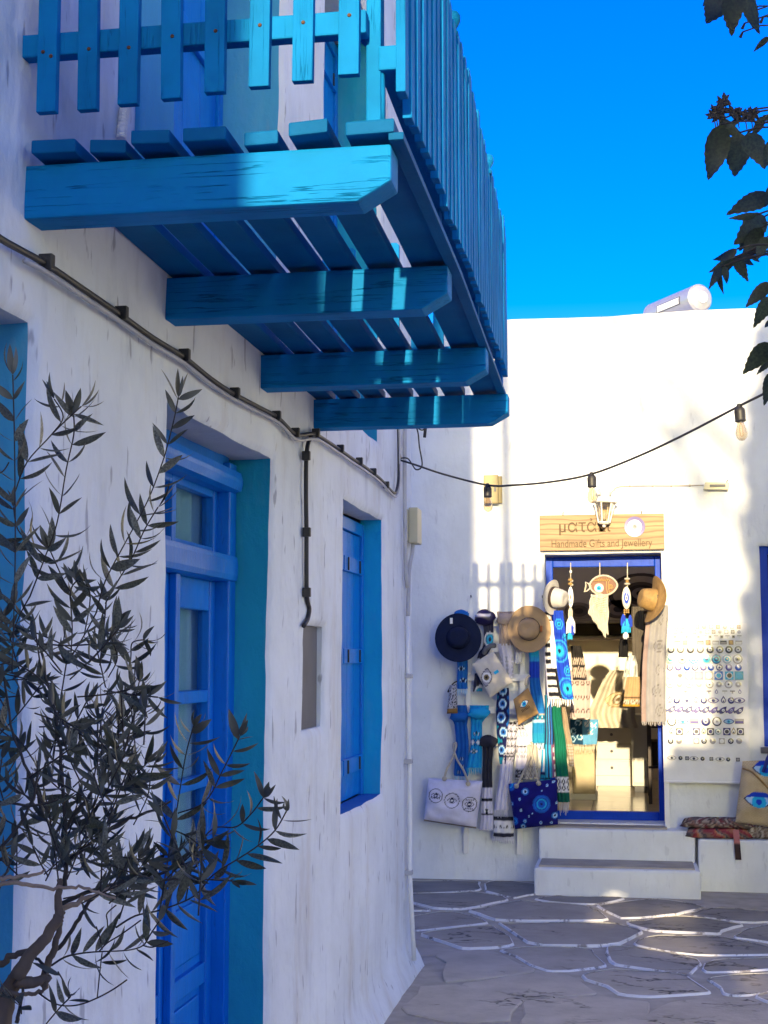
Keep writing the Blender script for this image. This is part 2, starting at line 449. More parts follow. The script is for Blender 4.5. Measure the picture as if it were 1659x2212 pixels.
# put the texture in world position
def clip(poly, n, d):
    out = []
    for i in range(len(poly)):
        a, b = poly[i], poly[(i+1) % len(poly)]
        da, db = a[0]*n[0]+a[1]*n[1]-d, b[0]*n[0]+b[1]*n[1]-d
        if da <= 0: out.append(a)
        if da * db < 0:
            t = da / (da - db); out.append((a[0]+(b[0]-a[0])*t, a[1]+(b[1]-a[1])*t))
    return out
rs = random.Random(5)
sites = []
for j in range(18):
    for i in range(9):
        sites.append((-2.3 + (i + .5 * (j % 2)) * .70 + rs.uniform(-.33, .33), 3.2 + j * .47 + rs.uniform(-.22, .22)))
sites = [q for q in sites if rs.random() > .07]
blk = [(-9, -1.17, -9, 8.05), (-.68, 4, 10.41, 12), (-9, 9, 11.0, 14), (.4, 5, 10.77, 14)]
nstone = 0
for k, s in enumerate(sites):
    poly = [(s[0]-1, s[1]-1), (s[0]+1, s[1]-1), (s[0]+1, s[1]+1), (s[0]-1, s[1]+1)]
    far = s[1] > (7.55 - .95*s[0] if s[0] < 0 else 7.5 - .3*s[0]) + rs.uniform(-.25, .25)
    gap = rs.uniform(.018, .042) if far else rs.uniform(.005, .011)
    for q, o in enumerate(sites):
        if q == k: continue
        dx, dy = o[0]-s[0], o[1]-s[1]; L = math.hypot(dx, dy)
        if L > 1.9: continue
        n = (dx/L, dy/L); mid = ((o[0]+s[0])/2, (o[1]+s[1])/2)
        poly = clip(poly, n, mid[0]*n[0]+mid[1]*n[1]-gap)
        if len(poly) < 3: break
    if len(poly) < 3: continue
    for a, b_, c_, d_ in blk:      # keep stones out of walls
        if a < s[0] < b_ and c_ < s[1] < d_: poly = []; break
    if not poly: continue
    poly = clip(poly, (-1, 0), 1.16) if s[1] < 8.05 else poly
    poly = clip(poly, (0, 1), 10.98 if s[0] < -.68 else 10.74 if s[0] > .42 else 10.38)
    if len(poly) < 3: continue
    for it in range(2):
        t = (.13, .25)[it]
        poly = [p for i in range(len(poly)) for p in (
            (poly[i][0]*(1-t)+poly[(i+1) % len(poly)][0]*t, poly[i][1]*(1-t)+poly[(i+1) % len(poly)][1]*t),
            (poly[i][0]*t+poly[(i+1) % len(poly)][0]*(1-t), poly[i][1]*t+poly[(i+1) % len(poly)][1]*(1-t)))]
    poly2 = []
    for p in poly:
        nn = noise.noise_vector(Vector((p[0]*4, p[1]*4, k))) * .062
        poly2.append((p[0]+nn.x, p[1]+nn.y))
    poly = poly2
    if len(poly) > 26: poly = [p for i, p in enumerate(poly) if i % 2 == 0]
    ar = abs(sum(poly[i][0]*poly[(i+1) % len(poly)][1]-poly[(i+1) % len(poly)][0]*poly[i][1] for i in range(len(poly)))) / 2
    if ar < .012: continue
    h = rs.uniform(-.003, .003); tx = rs.uniform(-.006, .006); ty = rs.uniform(-.006, .006)
    n = len(poly); cx = sum(p[0] for p in poly)/n; cy = sum(p[1] for p in poly)/n
    mb = MB(); V = []
    for sc, z in ((1.0, -.02), (1.0, -.005), (.975, 0)):
        for p in poly:
            x, y = cx+(p[0]-cx)*sc, cy+(p[1]-cy)*sc
            V.append((x, y, z + (h + (x-cx)*tx + (y-cy)*ty if z > -.01 else 0)))
    fs = [(r*n+i, r*n+(i+1) % n, (r+1)*n+(i+1) % n, (r+1)*n+i) for r in range(2) for i in range(n)] + [list(range(2*n, 3*n))]
    mb.add(V, fs)
    stn = part('paving_stone', mb, M['paver'], ground); nstone += 1
    if far:
        ob = MB(); V = []; wv_ = [noise.noise(Vector((p[0]*3.1, p[1]*3.1, k*.7))) for p in poly]
        for lay in range(3):
            for p, q in zip(poly, wv_):
                dx, dy = cx-p[0], cy-p[1]; L = math.hypot(dx, dy) or 1; ww = .009 + .009*q
                o_ = (ww, .002, -.004 - .005*q)[lay]; zz = (.0035, .003, -.0095)[lay]
                V.append((p[0]+dx/L*o_, p[1]+dy/L*o_, zz + (h + (p[0]-cx)*tx + (p[1]-cy)*ty if lay < 2 else 0)))
        ob.add(V, [(r*n+i, (r+1)*n+i, (r+1)*n+(i+1) % n, r*n+(i+1) % n) for r in range(2) for i in range(n)])
        part('painted_outline', ob, M['outline'], stn)

# ------------------------------------------------------------------ left house
X0 = -1.2
house = thing('whitewashed_house', 'whitewashed house with blue doors and wooden balcony along left side of lane', 'house', (-1.2, 5, 0))
def YW(px, py): return atX(px, py, X0).y
door_o = (3.655, 4.785, -.1, 2.325)
win_o = (6.012, 7.07, .985, 2.325)
nic_o = (5.28, 5.63, 1.375, 1.77)
near_o = (1.75, 2.765, -.1, 2.325)
up1_o = (3.62, YW(610, 170), 2.70, 4.75)
up2_o = (YW(702, 170), YW(822, 170), 2.70, 4.75)
HL = [door_o, win_o, nic_o, near_o, up1_o, up2_o]
YE = 8.02
def lmap(Y, Z, ins):
    x = X0 - ins
    if Z < .16: x += .07 * (1 - max(Z, 0) / .16) ** 1.8
    if ins < .02 and Y > YE - .06: x -= ((Y - (YE - .06)) / .06) ** 2 * .05
    for y_, k_, zc_ in ((4.785, .034, 1.35), (3.655, .0, 1.2)):
        e_ = max(0, 1 - abs(Y - y_)/.35)
        if Z < 2.5: Y += k_*(Z - zc_)*e_
    p = warp((x, Y, Z))
    if Z < .05: p.z = Z
    return p
us = lines(-3.0, YE, .07, [c for h in HL for c in h[:2]] + [YE - .03])
vs = lines(-.1, 5.6, .07, [c for h in HL for c in h[2:]])
front = part('wall', wall_sheet(MB(), us, vs, HL, lmap), M['plaster'], house, smooth=True)
shell = MB()
end = [lmap(YE, z, 0) for z in vs]
shell.add(end + [Vector((-7, YE + .02, z)) for z in vs], [(i, i+1, len(vs)+i+1, len(vs)+i) for i in range(len(vs)-1)])
shell.add([(-7, -3, -.1), (-7, YE+.02, -.1), (-7, YE+.02, 5.6), (-7, -3, 5.6)], [(0, 1, 2, 3)])
part('wall', shell, M['plaster'], house, smooth=False)
part('roof', MB().box(-7.05, -1.17, -3.05, YE + .05, 5.602, 5.75), M['plaster_back'], house)
part('floor_slab', MB().box(-6.9, -1.7, -2.9, YE - .1, 2.45, 2.65), M['dark'], house)
def rev(o, side, depth, mat): return part('reveal', reveal(us, vs, *o, side, depth, lmap), mat, house, smooth=True)
for o, dp in ((door_o, .24), (near_o, .37), (win_o, .12)):
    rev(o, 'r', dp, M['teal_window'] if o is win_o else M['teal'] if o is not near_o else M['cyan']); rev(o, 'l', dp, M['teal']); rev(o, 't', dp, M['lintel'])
for o in (up1_o, up2_o):
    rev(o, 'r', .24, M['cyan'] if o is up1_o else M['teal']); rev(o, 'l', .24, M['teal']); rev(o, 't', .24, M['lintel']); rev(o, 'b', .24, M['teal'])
rev(win_o, 'b', .12, M['sill'])
for s in 'lrtb': rev(nic_o, s, .05, M['plaster'])
# grey meter cover in its niche
a, b_, c_, d_ = nic_o
mc = part('meter_cover', MB().box(X0-.05, X0-.028, a-.004, b_+.004, c_-.004, d_+.004), M['grey_panel'], house, bevel=.004)

# ---- doors: y0,y1 jamb to jamb, x of the leaf face
def bx(y0, y1, z0, z1, x0, x1): return MB().box(x0, x1, y0, y1, z0, z1)
def entrance(o, xi, panes=True):
    y0, y1, _, zt = o
    d = part('door', MB().box(xi-.06, xi+.055, y1-.075, y1+.01, 0, zt-.02).box(xi-.06, xi+.055, y0-.01, y0+.075, 0, zt-.02), M['doorblue'], house, bevel=.006)
    part('head_beam', bx(y0-.01, y1+.012, zt-.122, zt-.045, xi-.02, xi+.085), M['doorblue'], d, bevel=.032)
    part('head_beam', bx(y0, y1, zt-.121, zt+.02, xi-.07, xi+.03), M['doorblue'], d, bevel=.006)
    part('transom_bar', bx(y0-.005, y1+.004, 1.90, 1.99, xi-.05, xi+.07), M['doorblue'], d, bevel=.022)
    ym = (y0 + y1) / 2 + .02
    # transom light
    yy = [y0+.075, y0+.12, ym-.02, ym+.02, y1-.12, y1-.075]
    tb = MB()
    for q in ((yy[0], yy[1]), (yy[2], yy[3]), (yy[4], yy[5])): tb.box(xi-.03, xi+.012, q[0], q[1], 1.99, zt-.12)
    tb.box(xi-.028, xi+.010, yy[1], yy[4], 1.99, 2.012).box(xi-.028, xi+.010, yy[1], yy[4], zt-.145, zt-.12)
    part('transom_frame', tb, M['doorblue'], d, bevel=.004)
    for q in ((yy[1], yy[2]), (yy[3], yy[4])):
        part('pane', bx(q[0]-.005, q[1]+.005, 2.005, zt-.135, xi-.016, xi-.012), M['glass'], d)
    # two leaves
    for side in (0, 1):
        a, b = (y0+.075, ym-.004) if side == 0 else (ym+.004, y1-.075)
        st = .062
        lf = MB().box(xi-.035, xi+.008, a, a+st, .12, 1.9).box(xi-.035, xi+.008, b-st, b, .12, 1.9)
        zs = [(.12, .30), (.60, .665), (.90, .99), (1.225, 1.265), (1.50, 1.54), (1.80, 1.9)]
        for z0, z1 in zs: lf.box(xi-.033, xi+.006, a+st, b-st, z0, z1)
        part('leaf_frame', lf, M['doorblue'], d, bevel=.005)
        for z0, z1 in ((.30, .60), (.665, .90)):
            part('panel', bx(a+st-.004, b-st+.004, z0-.004, z1+.004, xi-.026, xi-.012), M['doorblue'], d)
            part('panel', bx(a+st+.03, b-st-.03, z0+.03, z1-.03, xi-.013, xi-.003), M['doorblue'], d, bevel=.008)
        for z0, z1 in ((.99, 1.225), (1.265, 1.50), (1.54, 1.80)):
            part('pane', bx(a+st-.004, b-st+.004, z0-.004, z1+.004, xi-.02, xi-.016), M['glass'], d)
    part('meeting_strip', bx(ym-.03, ym+.012, .12, 1.9, xi+.008, xi+.032), M['doorblue'], d, bevel=.004)
    part('handle', MB().tube([(xi+.008, ym+.05, 1.02), (xi+.05, ym+.05, 1.02), (xi+.05, ym+.14, 1.02)], .009, 8), M['iron'], d, smooth=True)
    part('threshold', bx(y0, y1, -.05, .12, xi-.05, xi+.06), M['stone_step'], d, bevel=.01)
    nv = 40
    part('curtain', MB().grid(lambda u, v: (xi-.048 + .012*math.sin(u*50+3*v), y0+.08+(y1-y0-.16)*u, .9+1.35*v), 60, 4), M['curtain'], d, smooth=True)
    return d
entrance(door_o, -1.385)
nd_ = entrance(near_o, -1.52)
# near-black blocks stand in for unlit rooms behind the openings
for o, x in ((door_o, -1.5), (near_o, -1.63)):
    part('room', MB().box(x-1.0, x, o[0]-.2, o[1]+.2, -.1, 2.4), M['dark'], house)
# ---- shuttered window
def shutters(o, xi, n=2, z0=None):
    y0, y1, zb, zt = o
    zb = z0 if z0 else zb
    wd = part('window', MB().box(xi-.05, xi+.012, y0, y0+.045, zb, zt-.02).box(xi-.05, xi+.012, y1-.045, y1, zb, zt-.02).box(xi-.048, xi+.010, y0+.045, y1-.045, zt-.08, zt-.02), M['shutter'], house, bevel=.004)
    ym = (y0+y1)/2
    for a, b in ((y0+.05, ym-.003), (ym+.003, y1-.05)):
        k = 3; wdt = (b-a)/k
        for i in range(k):
            part('shutter_plank', bx(a+i*wdt+.0015, a+(i+1)*wdt-.0015, zb+.006, zt-.085, xi-.03, xi-.002), M['shutter'], wd, bevel=.003)
        for z in (zb+.16, (zb+zt)/2, zt-.24):
            part('shutter_rail', bx(a+.01, b-.01, z-.035, z+.035, xi-.002, xi+.016), M['shutter'], wd, bevel=.003)
            part('hinge', bx(b-.10, b-.085, z-.03, z+.03, xi+.016, xi+.022), M['iron'], wd)
            part('hinge', bx(a+.085, a+.10, z-.03, z+.03, xi+.016, xi+.022), M['iron'], wd)
    return wd
shutters(win_o, -1.315)
shutters(up2_o, -1.43)
u1 = shutters(up1_o, -1.43)
part('painted_surround', MB().box(-1.225, -1.180, YW(288, 170), 3.60, 2.69, 4.8), M['cyan'], house, bevel=.01)
part('room', MB().box(-2.6, -1.6, 3.3, 7.5, 2.68, 4.8), M['dark'], house)  # near-black blocks in place of unlit rooms behind the shutters
part('room', MB().box(-2.3, -1.5, 5.85, 7.2, .9, 2.4), M['dark'], house)

# ---- balcony
bal = part('balcony', MB().prism([(-1.33, 2.533), (-.515, 2.533), (-.447, 2.572), (-.447, 2.645), (-1.33, 2.645)], 2.71, 2.80), M['balcony'], house, bevel=.006)
bal['label'] = 'blue wooden balcony with picket railing'
for yb in (3.60, 4.59, 5.43):
    part('beam', MB().prism([(-1.33, 2.533), (-.515, 2.533), (-.447, 2.572), (-.447, 2.645), (-1.33, 2.645)], yb, yb+.09), M['balcony'], bal, bevel=.005)
xs = [-1.195]
edges = [(75, 197), (205, 304), (309, 414), (423, 541), (558, 658), (671, 781), (799, 924)]   # board ends seen on the first beam
ed = [(zx/1.3825 for zx in e) for e in ()]
brd = [(125, 330), (335, 512), (512, 698), (705, 908), (922, 1092), (1110, 1298), (1322, 1534)]
rb = random.Random(3)
for i, (q0, q1) in enumerate(brd):
    xa = atY(q0 / 1.794, 300, 2.70).x; xb = atY(q1 / 1.794, 300, 2.70).x
    if i == 6: xb = -.436
    y0 = 2.695 + rb.uniform(-.035, .012); dz = rb.uniform(0, .011); tw = rb.uniform(-.006, .006)
    pl = MB(); n = 9; V = []
    for k in range(n):
        y = y0 + (5.53 - y0) * k / (n-1); wob = noise.noise(Vector((i*3.1, y*1.3, 0))) * .004
        sk_ = -.018*(y-2.7); g0, g1 = .010, (.010 if i < 6 else .002)
        for (x, z) in ((xa+g0+wob, 2.649+dz), (xb-g1+wob, 2.649+dz+tw), (xb-g1+wob, 2.677+dz+tw), (xa+g0+wob, 2.677+dz)): V.append((x+sk_, y, z))
    pl.add(V, [(k*4+j, k*4+(j+1) % 4, (k+1)*4+(j+1) % 4, (k+1)*4+j) for k in range(n-1) for j in range(4)] + [(3, 2, 1, 0), tuple((n-1)*4+j for j in range(4))])
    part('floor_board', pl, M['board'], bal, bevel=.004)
def EX(y): return float(np.interp(y, [2.65, 3.7, 5.5], [-.419, -.424, -.458]))
eb = MB(); V = []
for k in range(12):
    y = 2.69 + 2.80*k/11
    for dx, z in ((-.030, 2.645), (0, 2.645), (0, 2.660), (-.030, 2.660)): V.append((EX(y)+dx, y, z))
eb.add(V, [(k*4+j, k*4+(j+1) % 4, (k+1)*4+(j+1) % 4, (k+1)*4+j) for k in range(11) for j in range(4)] + [(3, 2, 1, 0), (44, 45, 46, 47)])
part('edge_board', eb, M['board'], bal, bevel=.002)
# front pickets
first = None
def picket_mesh(w_, t_, h_, along):
    mb = MB()
    if along == 'x': mb.prism([(-w_/2, 0), (w_/2, 0), (w_/2, h_-.01), (w_/2-.01, h_), (-w_/2+.01, h_), (-w_/2, h_-.01)], 0, t_)
    else: mb.prism([(-w_/2, 0), (w_/2, 0), (w_/2, h_-.01), (w_/2-.01, h_), (-w_/2+.01, h_), (-w_/2, h_-.01)], 0, t_, 'x')
    return mb
zb_px = [(98, 241), (187, 236), (274, 224), (368, 212), (462, 198), (558, 186), (652, 174), (752, 160)]
PY = 2.66
for i, (px, py) in enumerate(zb_px):
    p = atY(px, py, PY)
    if first is None: first = part('picket', picket_mesh(.041, .02, .56, 'x'), M['picket'], bal, at=(p.x, PY, p.z), bevel=.002)
    else: again(first, bal, (p.x, PY, p.z), rot=(0, rb.uniform(-.012, .012), 0))
    for dx, zz in ((-.008, .125), (.009, .115)) if i == 0 else ((.002, .12 + rb.uniform(-.01, .01)),):
        hd = MB().lathe((p.x+dx, PY-.0005, p.z+zz), (0, -1, 0), [(.0001, .003), (.003, .0025), (.0042, 0)], 8)
        part('nail', hd, M['rust'], bal, smooth=True)
for zz in (2.862, 3.12):
    part('rail', MB().box(-1.26, -.492, PY+.021, PY+.055, zz, zz+.048), M['picket'], bal, bevel=.004)
# side pickets
sf = None
yy_ = 2.665; i = 0
while yy_ < 5.47:
    p = (EX(yy_)-.008, yy_, 2.712 + rb.uniform(-.012, .012))
    if sf is None: sf = part('picket', picket_mesh(.042, .019, .545, 'y'), M['picket'], bal, at=p, bevel=.002)
    else: again(sf, bal, p, rot=(rb.uniform(-.008, .008), rb.uniform(-.006, .006), 0), scale=(1, 1, 1 + rb.uniform(-.02, .03)))
    yy_ += .083 + rb.uniform(-.004, .004)
# far pickets
for i in range(8):
    again(first, bal, (-1.165 + i*.088, 5.53, 2.72 + rb.uniform(-.01, .01)))
for zz in (2.80, 3.10):
    part('rail', MB().add([(EX(y)+dx, y, z) for y in (2.72, 5.48) for dx, z in ((-.055, zz), (-.009, zz), (-.009, zz+.05), (-.055, zz+.05))], [(0,1,2,3),(7,6,5,4),(0,4,5,1),(1,5,6,2),(2,6,7,3),(3,7,4,0)]), M['picket'], bal, bevel=.004)
    part('rail', MB().box(-1.26, -.48, 5.49, 5.528, zz, zz+.05), M['picket'], bal, bevel=.004)
for y, zt in ((2.725, 3.42), (3.62, 3.29), (4.58, 3.29), (5.47, 3.29)):
    part('post', MB().box(-.500, -.470, y, y+.045, 2.684, zt), M['picket'], bal, bevel=.004)
    if zt < 4:
        if y > 5: continue
        c = atX(977, 42, -.424) if y < 4 else atX(1053, 347, -.436)
        part('finial_stem', MB().tube([c + Vector((-.012, .004, -.13)), c + Vector((-.003, 0, -.05)), c + Vector((0, 0, -.03))], .008, 8), M['picket'], bal)
        part('finial', MB().lathe(c, (0, 0, 1), [(.012, -.045), (.016, -.035), (.010, -.026), (.016, -.016), (.021, -.004), (.021, .008), (.015, .018), (.001, .023)], 14), M['picket'], bal, smooth=True)
pts = [atY(x, y, 2.74) for x, y in ((700, 70), (752, 66), (785, 78), (808, 105), (818, 145), (820, 200), (820, 262))]
part('brace', MB().tube(pts, .012, 8), M['picket'], bal, smooth=True)

# ------------------------------------------------------------------ cables, boxes, pipe on the left house
cw = X0 + .012
def wallpts(L, dx=.012): return [atX(x, y, X0 + dx) for x, y in L]
def smoothpts(P, k=4):
    P = [Vector(p) for p in P]; out = []
    for i in range(len(P)-1):
        a, b, c, d = P[max(i-1, 0)], P[i], P[i+1], P[min(i+2, len(P)-1)]
        for j in range(k):
            t = j / k
            out.append(.5*((2*b)+(c-a)*t+(2*a-5*b+4*c-d)*t*t+(3*b-a-3*c+d)*t**3))
    return out + [P[-1]]
main = [(-60, 470), (0, 515), (50, 543), (100, 571), (180, 625), (260, 680), (330, 730), (395, 770), (455, 818), (505, 851), (560, 880), (600, 902), (632, 934), (650, 940), (680, 938), (720, 962), (760, 990), (790, 1010), (822, 1035), (848, 1063), (856, 1061), (861, 1030), (861, 960), (860, 905)]
cab = thing('electric_cable', 'black cable clipped in long sag across the whitewashed wall under the balcony', 'cable', wallpts([(650, 940)])[0])
sp_ = smoothpts(wallpts(main, .018))
part('cable_run', MB().tube(sp_, .0074, 8), M['cable'], cab, smooth=True)
part('cable_run', MB().tube([p + Vector((.004, 0, -.019)) for p in sp_[8:]], .006, 6), M['pipe'], cab, smooth=True)
br = smoothpts(wallpts([(682, 938), (668, 950), (662, 985), (661, 1060), (662, 1150), (662, 1230), (663, 1290), (668, 1315), (664, 1338), (656, 1352)], .016))
part('cable_run', MB().tube(br, .0085, 8), M['cable'], cab, smooth=True)
for x, y in ((100, 568), (262, 678), (398, 768), (507, 850), (597, 899), (638, 935), (682, 936), (735, 970), (776, 997), (806, 1020), (834, 1048), (661, 985), (662, 1150), (662, 1280)):
    p = atX(x, y, X0+.02)
    part('clip', MB().box(p.x-.014, p.x+.016, p.y-.010, p.y+.010, p.z-.016, p.z+.018), M['cable'], cab, bevel=.003)
jb = thing('junction_box', 'cream junction box at the corner of whitewashed house beside the lane', 'junction box', (X0, 7.9, 2.0))
p0 = atX(872, 1170, X0+.02)
part('cover', MB().box(X0+.018, X0+.068, 7.742, 7.90, 2.268, 2.462), M['cream_plastic'], jb, bevel=.006)
part('back_plate', MB().box(X0-.01, X0+.018, 7.70, 7.89, 2.28, 2.45), M['cream_plastic'], jb, bevel=.004)
part('cable', MB().tube(smoothpts([(X0+.035, 7.80, 2.27), (X0+.03, 7.78, 2.20), (X0+.022, 7.74, 2.12), (X0+.02, 7.70, 1.86)]), .011, 8), M['pipe'], jb, smooth=True)
part('cable', MB().tube(smoothpts([(X0+.02, 7.60, 2.9), (X0+.022, 7.58, 2.5), (X0+.022, 7.60, 2.3), (X0+.02, 7.63, 2.10), (X0+.024, 7.66, 2.02), (X0+.02, 7.63, 2.11)]), .011, 8), M['pipe'], jb, smooth=True)
pp = thing('conduit_pipe', 'thin grey conduit pipe running down the corner of whitewashed house', 'pipe', (X0+.02, 7.7, 0))
part('pipe', MB().tube([(X0+.018, 7.70, 1.87), (X0+.02, 7.70, 1.5), (X0+.026, 7.715, 1.0), (X0+.028, 7.70, .5), (X0+.05, 7.70, .07)], .013, 8), M['white_paint'], pp, smooth=True)
for z in (1.55, 1.10, .52): part('clip', MB().box(X0, X0+.042, 7.68, 7.735, z-.012, z+.012), M['pipe'], pp, bevel=.003)
fc = thing('flexible_conduit', 'ribbed white flexible conduit standing on the balcony wall', 'conduit', (X0+.02, 3.3, 2.68))
fp = smoothpts([atX(262, 300, X0+.02), atX(266, 262, X0+.02), atX(270, 235, X0+.02), atX(282, 205, X0+.02), atX(285, 120, X0+.02), atX(283, 10, X0+.02)], 10)
part('tube', MB().tube(fp, [.011 + .0025*(i % 2) for i in range(len(fp))], 8), M['white_paint'], fc)

# ------------------------------------------------------------------ shop building
shop = thing('gift_shop', 'white flat roofed gift shop facing up the lane with blue framed doorway', 'shop', (0, D, 0))
sdoor = (-.645, .238, .425, 2.437)
swin = (round(atY(1646, 1400, D).x, 3), 1.75, 1.0, 2.48)
def smap(Xc, Z, ins):
    p = warp((Xc, D + ins, Z), .6)
    if Z > 4.2: p.z += .03 * noise.noise(Vector((Xc*.8, 0, 3)))
    return p
us2 = lines(-6.0, 4.5, .10, [sdoor[0], sdoor[1], swin[0], swin[1]])
vs2 = lines(-.1, 4.27, .10, [sdoor[2], sdoor[3], swin[2], swin[3]])
part('wall', wall_sheet(MB(), us2, vs2, [sdoor, swin], smap), M['plaster_shop'], shop, smooth=True)
top = [smap(x, 4.27, 0) for x in us2]
part('parapet', MB().add(top + [Vector((x, D+.35, t.z)) for x, t in zip(us2, top)] + [Vector((x, D+.35, 3.9)) for x in us2],
     [(i, i+1, len(us2)+i+1, len(us2)+i) for i in range(len(us2)-1)] + [(len(us2)+i, len(us2)+i+1, 2*len(us2)+i+1, 2*len(us2)+i) for i in range(len(us2)-1)]), M['plaster_back'], shop)
part('roof', MB().box(-6, -1.01, D+.36, 20, 3.8, 3.95).box(.76, 4.5, D+.36, 20, 3.8, 3.95).box(-1.01, .76, D+.36, 12.79, 3.8, 3.95).box(-1.01, .76, 14.91, 20, 3.8, 3.95), M['plaster_back'], shop)
part('wall', MB().box(-6.1, -5.99, D+.05, 20, -.1, 4.2).box(4.49, 4.6, D+.05, 20, -.1, 4.2).box(-6.1, 4.6, 20.01, 20.1, -.1, 4.2), M['plaster_back'], shop)
def srev(o, side, depth, mat): part('reveal', reveal(us2, vs2, *o, side, depth, smap), mat, shop, smooth=True)
for s_ in 'lrtb': srev(sdoor, s_, .30, M['plaster_shop']); srev(swin, s_, .18, M['plaster_shop'])
df = part('door_frame', MB().box(sdoor[0]-.004, sdoor[0]+.055, D+.235, D+.305, .425, 2.43).box(sdoor[1]-.05, sdoor[1]+.004, D+.235, D+.305, .425, 2.43)
     .box(sdoor[0]+.055, sdoor[1]-.05, D+.237, D+.303, 2.35, 2.43).box(sdoor[0]+.055, sdoor[1]-.05, D+.237, D+.303, .42, .49), M['shopblue'], shop, bevel=.006)
wf = part('window', MB().box(swin[0]-.003, swin[0]+.06, D+.05, D+.12, 1.0, 2.48).box(swin[1]-.06, swin[1]+.003, D+.05, D+.12, 1.0, 2.48)
     .box(swin[0]+.06, swin[1]-.06, D+.052, D+.118, 2.42, 2.48).box(swin[0]+.06, swin[1]-.06, D+.052, D+.118, 1.0, 1.06).box(1.37, 1.41, D+.052, D+.118, 1.06, 2.42), M['shopblue'], shop, bevel=.006)
part('pane', MB().box(1.09, 1.69, D+.082, D+.086, 1.05, 2.43), M['glass'], wf)
part('sill', MB().box(swin[0]-.03, swin[1]+.03, D-.03, D+.10, .955, .998), M['grey_panel'], wf, bevel=.005)
part('room', MB().box(.98, 1.8, D+.2, D+.9, .95, 2.55), M['dark'], shop)  # near-black block in place of the unlit room behind the glass
# steps and ledge
def slab(x0, x1, y0, y1, z0, z1):
    mb = MB(); n = 14
    def w3(p): return warp(p, .55)
    mb.grid(lambda u, v: w3((x0+(x1-x0)*u, y0, z0+(z1-z0)*v)), n, 3)
    mb.grid(lambda u, v: w3((x0+(x1-x0)*u, y0+(y1-y0)*v, z1)), n, 4)
    mb.grid(lambda u, v: w3((x0, y0+(y1-y0)*v, z0+(z1-z0)*u)), 3, 4)
    mb.grid(lambda u, v: w3((x1, y0+(y1-y0)*v, z0+(z1-z0)*u)), 3, 4, flip=True)
    return mb
st1 = part('step', slab(-.70, .445, 10.42, 11.04, -.05, .182), M['plaster_shop'], shop, smooth=False, bevel=.018, weld=.002)
st2 = part('step', slab(-.69, .43, 10.84, 11.05, .17, .405), M['plaster_shop'], shop, smooth=False, bevel=.018, weld=.002)
part('tread', MB().box(-.67, .41, 10.465, 10.82, .176, .194), M['stone_step'], st1, bevel=.004)
part('tread', MB().box(-.645, .235, 10.89, D+.236, .40, .418), M['stone_step'], st2, bevel=.004)
led = part('ledge', slab(.45, 4.4, 10.79, 11.06, -.05, .355), M['plaster_shop'], shop, smooth=False, bevel=.02, weld=.002)
# interior
IX0, IX1, IY0, IY1, IZ0, IZ1 = -1.25, 1.0, D+.31, 15.2, .42, 2.85
rm = MB()
rm.add([(IX0,IY0,IZ0),(IX0,IY1,IZ0),(IX0,IY1,IZ1),(IX0,IY0,IZ1)], [(0,1,2,3)])
rm.add([(IX1,IY0,IZ0),(IX1,IY1,IZ0),(IX1,IY1,IZ1),(IX1,IY0,IZ1)], [(3,2,1,0)])
rm.add([(IX0,IY1,IZ0),(IX1,IY1,IZ0),(IX1,IY1,IZ1),(IX0,IY1,IZ1)], [(0,1,2,3)])
HX0, HX1, HY0, HY1 = -1.0, .75, 12.8, 14.9  # raised roof opening added out of view so sun brightens the room
for a0, a1, c0_, c1_ in ((IX0, IX1, IY0, HY0), (IX0, IX1, HY1, IY1), (IX0, HX0, HY0, HY1), (HX1, IX1, HY0, HY1)):
    rm.add([(a0,c0_,IZ1),(a1,c0_,IZ1),(a1,c1_,IZ1),(a0,c1_,IZ1)], [(0,3,2,1)])
for (xa_, ya_), (xb_, yb_) in (((HX0, HY0), (HX1, HY0)), ((HX1, HY0), (HX1, HY1)), ((HX1, HY1), (HX0, HY1)), ((HX0, HY1), (HX0, HY0))):
    rm.add([(xa_, ya_, IZ1), (xb_, yb_, IZ1), (xb_, yb_, 3.98 if ya_ == yb_ == HY0 else 4.47), (xa_, ya_, 3.98 if ya_ == yb_ == HY0 else 4.47)], [(0, 1, 2, 3)])
rm.add([(HX0, HY0, 4.47), (HX1, HY0, 4.47), (HX1, HY1, 4.47), (HX0, HY1, 4.47)], [(0, 3, 2, 1)])
rm.add([(IX0,IY0,IZ0),(sdoor[0],IY0,IZ0),(sdoor[0],IY0,IZ1),(IX0,IY0,IZ1)], [(0,1,2,3)])
rm.add([(sdoor[1],IY0,IZ0),(IX1,IY0,IZ0),(IX1,IY0,IZ1),(sdoor[1],IY0,IZ1)], [(0,1,2,3)])
rm.add([(sdoor[0],IY0,sdoor[3]),(sdoor[1],IY0,sdoor[3]),(sdoor[1],IY0,IZ1),(sdoor[0],IY0,IZ1)], [(0,1,2,3)])
room = part('room', rm, M['interior'], shop)
M['tile'] = pmat('floor tile', (.62, .54, .44), .18, .06, 3, bump=.02)
part('tile_bed', MB().box(IX0, IX1, D+.13, IY1, .36, .415), M['grey_panel'], room)
for i in range(5):
    for j in range(8):
        x = IX0 + .01 + i*.45; y = D + .205 + j*.5
        if x > IX1 - .1: continue
        part('floor_tile', MB().box(x+.003, min(x+.447, IX1-.002), y+.003, min(y+.497, IY1-.002), .415, .424), M['tile'], room)

